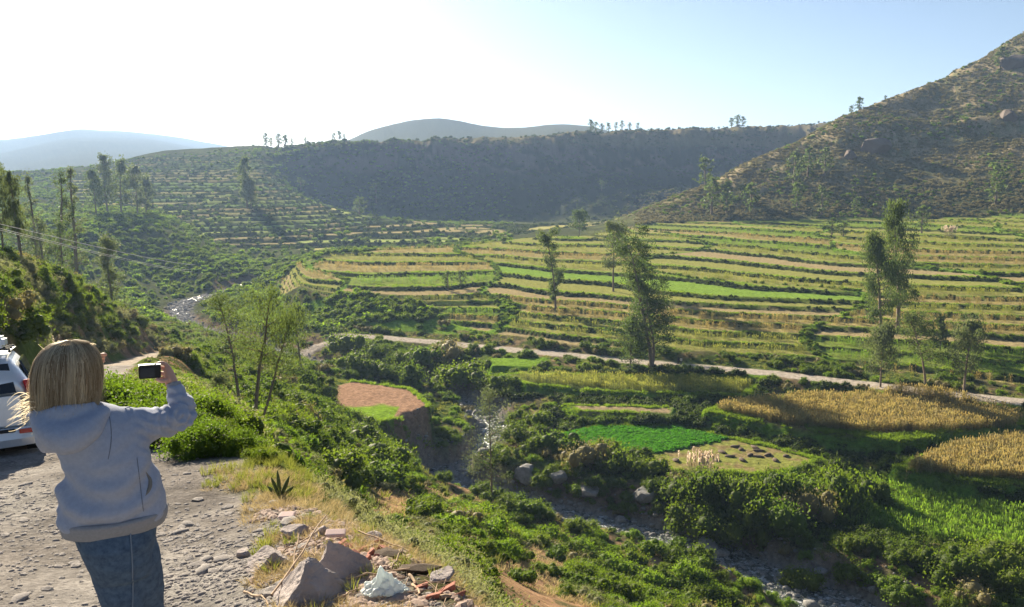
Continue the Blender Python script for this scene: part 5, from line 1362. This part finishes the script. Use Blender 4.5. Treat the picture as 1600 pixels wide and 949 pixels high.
        arm = sstep(lc(200, 665)[0], lc(225, 665)[0], x) * sstep(lc(200, 712)[2], lc(200, 704)[2], z)
        f += .004 * np.sin((x * .8 + z * 1.2) * 130 + 4 * fbm(x * 9, z * 9, 2, 705)) * arm
        return f
    jk = remesh([torso, flare, r1, r2, l1, l2], .009, 6, fab, 'jacket', e, fold)
    hemc = noisy(mat('ribbed hem', None, .95, spec=.08), (.27, .27, .29), .1, 80, .5, 300, .002)
    hem = body_loft([(96, 262, 823, 0, .130), (98, 260, 826, 0, .128), (93, 266, 812, 0, .150), (92, 266, 800, 0, .162), (98, 258, 798, 0, .150)])
    remesh([hem], .008, 3, hemc, 'hem_band', jk)
    # hood lying on the back, its opening rim at the left
    hd_ = limb([lc(58, 645, -.02), lc(70, 668, -.09), lc(105, 690, -.135), lc(140, 668, -.12), lc(165, 640, -.05)], [mp_(12), mp_(20), mp_(26), mp_(22), mp_(10)])
    hd2 = limb([lc(52, 650, .08), lc(48, 652, .02), lc(66, 650, -.06), lc(100, 644, -.10), lc(150, 636, -.06)], [mp_(8), mp_(9), mp_(12), mp_(15), mp_(9)])
    remesh([hd_, hd2], .008, 10, fab, 'hood', jk, lambda co: .006 * fbm(co[:, 0] * 14, co[:, 2] * 18, 3, 702))
    def decal(name, rows, m, off=.0025, r=None):
        P = []
        for a, b in rows:
            p = lc(a, b, -.6); q = lc(a, b, .3); d = (q - p) / np.linalg.norm(q - p)
            ok, hit, nrm, _ = jk.ray_cast(Vector(p), Vector(d))
            if ok: P.append(np.array(hit) + np.array(nrm) * off)
        if len(P) > 3: link(name, np_mesh(name, *tube(P, r if r is not None else [.0016] * len(P), 5), m, True), jk)
    seamm = mat('jacket seam', (.16, .17, .21), .9)
    decal('raglan_seam', [(168 + 6 * math.sin(t * 3), 638 + 80 * t) for t in np.linspace(0, 1, 26)], seamm, .0005)
    decal('side_seam', [(214 + 10 * t, 715 + 84 * t) for t in np.linspace(0, 1, 24)], seamm, .0005)
    decal('pocket_edge', [(226 + 9 * math.sin(t * 3.14) , 735 + 42 * t) for t in np.linspace(0, 1, 18)], mat('pocket lining', (.22, .19, .16), .9), -.004, [.011 * math.sin(.25 + 2.6 * i / 17) for i in range(18)])
    cf = limb([lc(273.5, 607, .193), lc(271, 598, .203)], [mp_(13), mp_(11.5)]); remesh([cf], .005, 2, hemc, 'cuff', jk)
    pocket = np.stack([lc(a, b, 0) for a, b in [(219, 742), (226, 728), (233, 742), (235, 762), (229, 775), (221, 770)]])
    link('elbow_loop', py_mesh('drawstring', *[q for q in tube([lc(193, 640, .02), lc(200, 636, .01), (lc(207, 640, .02))], [.003, .003, .003], 6)], mat('cord', (.7, .7, .72), .7)), jk).name = 'drawstring'
    den = noisy(mat('denim', None, .85, spec=.15), (.10, .15, .22), .25, 40, .4, 400, .002, col2=(.045, .07, .115))
    def leg(s):
        hx = lc(185, 850)[0]
        rows = [(.155 if s > 0 else .15, 840), (.135, 880)]
        P = [(hx + s * .03 + .0, .01, hipz + .06), (hx + s * .035 + .02, .01, hipz - .06), (hx + s * .04 + .04, .02 + s * .03, hipz - .22), (hx + s * .04 + .05, .04 + s * .05, hipz * .56), (hx + s * .045 + .05, .01 + s * .05, hipz * .28), (hx + s * .05 + .05, .0 + s * .04, .06)]
        return limb(P, [.100, .105, .090, .074, .070, .080], 28)
    seat = body_loft([(108, 250, 812, 0, .13), (113, 247, 826, 0, .14), (119, 244, 845, -.01, .145), (132, 243, 870, -.01, .14), (146, 243, 895, 0, .12)])
    jn = remesh([leg(-1), leg(1), seat], .011, 5, den, 'jeans', e, lambda co: .006 * fbm(co[:, 0] * 7, co[:, 2] * 16, 3, 703))
    # pale side seam and stitching on the jeans
    dg = bpy.context.evaluated_depsgraph_get()
    sp = []
    for b in np.linspace(826, 1010, 40):
        a = 203 + 4 * math.sin((b - 826) / 60.) ; p = lc(a, b, -.4); q = lc(a, b, .2); d = (q - p) / np.linalg.norm(q - p)
        ok, hit, nrm, _ = jn.ray_cast(Vector(p), Vector(d))
        if ok: sp.append(np.array(hit) + np.array(nrm) * .003)
    if len(sp) > 4: link('seam', np_mesh('seam', *tube(sp, [.0032] * len(sp), 5), mat('seam thread', (.16, .20, .26), .8)), jn)
    for nm, a in (('a', -1), ('b', 1)):
        hx = lc(185, 850)[0] + a * .085 + .03
        V, F = loft([ring(np.array((hx, y, .045)), w, h, 14, (1, 0, 0), (0, 0, 1)) for y, w, h in [(-.10, .03, .03), (-.08, .042, .045), (0, .046, .05), (.08, .05, .04), (.15, .04, .03), (.175, .02, .02)]])
        link('shoe', py_mesh('shoe', V, F, mat('shoe', (.08, .07, .06), .7)), e)
    # hair: a cap and thousands of strands
    hm = mat('hair', (.42, .30, .17), .42, spec=.4); t = NT(hm)
    at_ = t.n('ShaderNodeAttribute', attribute_name='shade'); cr = t.n('ShaderNodeValToRGB'); t.l(at_.outputs['Fac'], cr.inputs[0])
    cr.color_ramp.elements[0].color = (.30, .20, .11, 1); cr.color_ramp.elements[1].color = (.92, .80, .58, 1); t.l(cr.outputs[0], t.b.inputs['Base Color'])
    tr = t.n('ShaderNodeBsdfTranslucent'); t.l(cr.outputs[0], tr.inputs[0]); ms = t.n('ShaderNodeMixShader'); ms.inputs[0].default_value = .58
    t.l(t.b.outputs[0], ms.inputs[1]); t.l(tr.outputs[0], ms.inputs[2]); t.l(ms.outputs[0], t.o.inputs[0])
    rows = [(104, 116, 531, .02, .012), (78, 138, 536, .02, .05), (64, 150, 546, .02, .085), (54, 158, 560, .02, .105), (49, 162, 580, .02, .115), (48, 161, 600, .02, .118), (48, 159, 620, .015, .115), (50, 155, 636, .01, .108), (55, 150, 645, .0, .10), (62, 142, 650, -.005, .09)]
    sec = [(lc((l + r_) / 2, y, ly), abs(lc(r_, y, ly)[0] - lc(l, y, ly)[0]) / 2, hd) for l, r_, y, ly, hd in rows]
    def shell(t_, a, f=1.0):
        i = min(int(t_), len(sec) - 2); w = t_ - i
        c = sec[i][0] * (1 - w) + sec[i + 1][0] * w; hw = sec[i][1] * (1 - w) + sec[i + 1][1] * w; hd = sec[i][2] * (1 - w) + sec[i + 1][2] * w
        return c + np.array((math.cos(a) * hw * f, math.sin(a) * hd * f, 0))
    n = 40; V = []; F = []
    rr_ = [np.array([shell(min(q, 8.2), a, .93 - .03 * math.sin(a * 9) * (q > 2)) for a in np.linspace(0, 2 * math.pi, n, endpoint=False)]) for q in np.linspace(0, 8.2, 16)]
    V, F = loft(rr_)
    F4 = [f for f in F if len(f) == 4]
    me = np_mesh('hair', V, F4, hm, True, {'shade': ('FACE', 'FLOAT', np.full(len(F4), .30))})
    hair = link('hair', me, e)
    g = np.random.default_rng(77); VV = []; SS = []; FF = []; o_ = 0
    for k in range(5200):
        a = g.random() * 2 * math.pi; t0 = .1 + 2.2 * g.random() ** 1.5; t1 = 6.6 + 2.4 * g.random() ** .8
        if k > 4700: t0 = 3 + 3 * g.random(); t1 = 9
        f0 = .94 + .09 * g.random(); wv = g.normal() * .10; ph = g.random() * 6; m = 11
        fl = g.random() < .05; sh = np.clip(.5 + .22 * g.normal() + .18 * math.sin(a * 11 + 2 * math.sin(a * 5)), 0, 1)
        P = []
        for q in range(m):
            w = q / (m - 1); tt_ = t0 + (min(t1, 8.99) - t0) * w
            p = shell(tt_, a + wv * w + .035 * math.sin(ph + w * 7), f0 + (.02 * math.sin(ph + w * 9)) + (.35 * w * w * g.random() if fl else 0))
            if t1 > 8.6 and w > .8: p = p + np.array((0, 0, -.02 * (w - .8) * 5 * g.random()))
            P.append(p)
        P = np.array(P); T = np.gradient(P, axis=0); c = np.array(sec[4][0]); rad = P - c; rad[:, 2] *= .3
        B = unit(np.cross(T, rad)) * (.0017 * (1 - .6 * np.linspace(0, 1, m) ** 3))[:, None] * (.5 if fl else 1)
        Vv = np.concatenate([P - B, P + B]); VV.append(Vv); i = np.arange(m - 1)
        FF.append(np.stack([i, i + 1, i + 1 + m, i + m], 1) + o_); o_ += 2 * m; SS.append(np.full(m - 1, sh))
    # wisps blown out to the left and up
    for k in range(90):
        up = k > 45
        if not up: p0 = lc(50 + 12 * g.random(), 612 + 40 * g.random(), .0 + .05 * g.normal()); d = np.array((-.03 - .07 * g.random(), .02 * g.normal(), .02 * g.normal() - .015))
        else: p0 = lc(75 + 75 * g.random(), 540 + 6 * g.random(), .0); d = np.array((.03 * g.normal(), 0, .02 + .022 * g.random()))
        m = 11; q = np.linspace(0, 1, m)[:, None]; P = p0 + d * q + np.array((0, 0, .03 * g.normal())) * q * (1 - q) * 2 + np.array((0, 0, -.02)) * q ** 2
        B = np.array((0, .0, 1.)) * (.0012 * (1 - .7 * q)); VV.append(np.concatenate([P - B, P + B])); i = np.arange(m - 1)
        FF.append(np.stack([i, i + 1, i + 1 + m, i + m], 1) + o_); o_ += 2 * m; SS.append(np.full(m - 1, .9))
    tag(link('hair_strands', np_mesh('hair_strands', np.concatenate(VV), np.concatenate(FF), hm, False, {'shade': ('FACE', 'FLOAT', np.concatenate(SS))}), hair), kind='stuff')
    # the little camera
    cpt = lc(234, 581, .215); cw = PO + PR * cpt[0] + PF * cpt[1] + np.array((0, 0, cpt[2]))
    k = tag(empty('compact_camera', tuple(cw), -PA), 'small black compact camera held up in the right hand', 'camera')
    k.rotation_euler = (0, R(2), -PA)
    hw, hh = mp_(17), mp_(11); blk = mat('camera black', (.015, .015, .017), .35); sil = mat('camera silver', (.6, .6, .62), .3, metal=.7)
    link('body', boxm('body', -hw, hw, -.010, .014, -hh, hh, blk, .003), k)
    link('screen', boxm('screen', -hw * .85, hw * .45, -.013, -.0102, -hh * .72, hh * .72, mat('screen', (.03, .035, .045), .1, spec=.6), .001), k)
    link('top_plate', boxm('top_plate', -hw, hw, -.0095, .0135, hh + .0005, hh + .004, sil, .001), k)
    link('shutter_button', boxm('shutter_button', hw * .4, hw * .6, -.003, .005, hh + .0045, hh + .008, blk, .001), k)
    link('lens', py_mesh('lens', *tube([(-.005, .0145, 0), (-.005, .03, 0), (-.005, .031, 0)], [.017, .015, .001], 16), sil), k)
person()
# ------------------------------------------------------------------ the air of the valley
def haze():
    V = [(x, y, z) for x in (-7200, 7200) for y in (-60, 7200) for z in (-54, 420)]
    F = [(0,1,3,2),(4,6,7,5),(0,4,5,1),(2,3,7,6),(0,2,6,4),(1,5,7,3)]
    m = bpy.data.materials.new('haze'); m.use_nodes = True
    nt = m.node_tree; nt.nodes.remove(nt.nodes['Principled BSDF'])
    v = nt.nodes.new('ShaderNodeVolumePrincipled')
    v.inputs['Color'].default_value = (.42, .62, 1, 1); v.inputs['Density'].default_value = .00013; v.inputs['Anisotropy'].default_value = .3
    nt.links.new(v.outputs[0], nt.nodes['Material Output'].inputs['Volume'])
    tag(link('haze', np_mesh('haze', V, F, m)), kind='stuff')
haze()
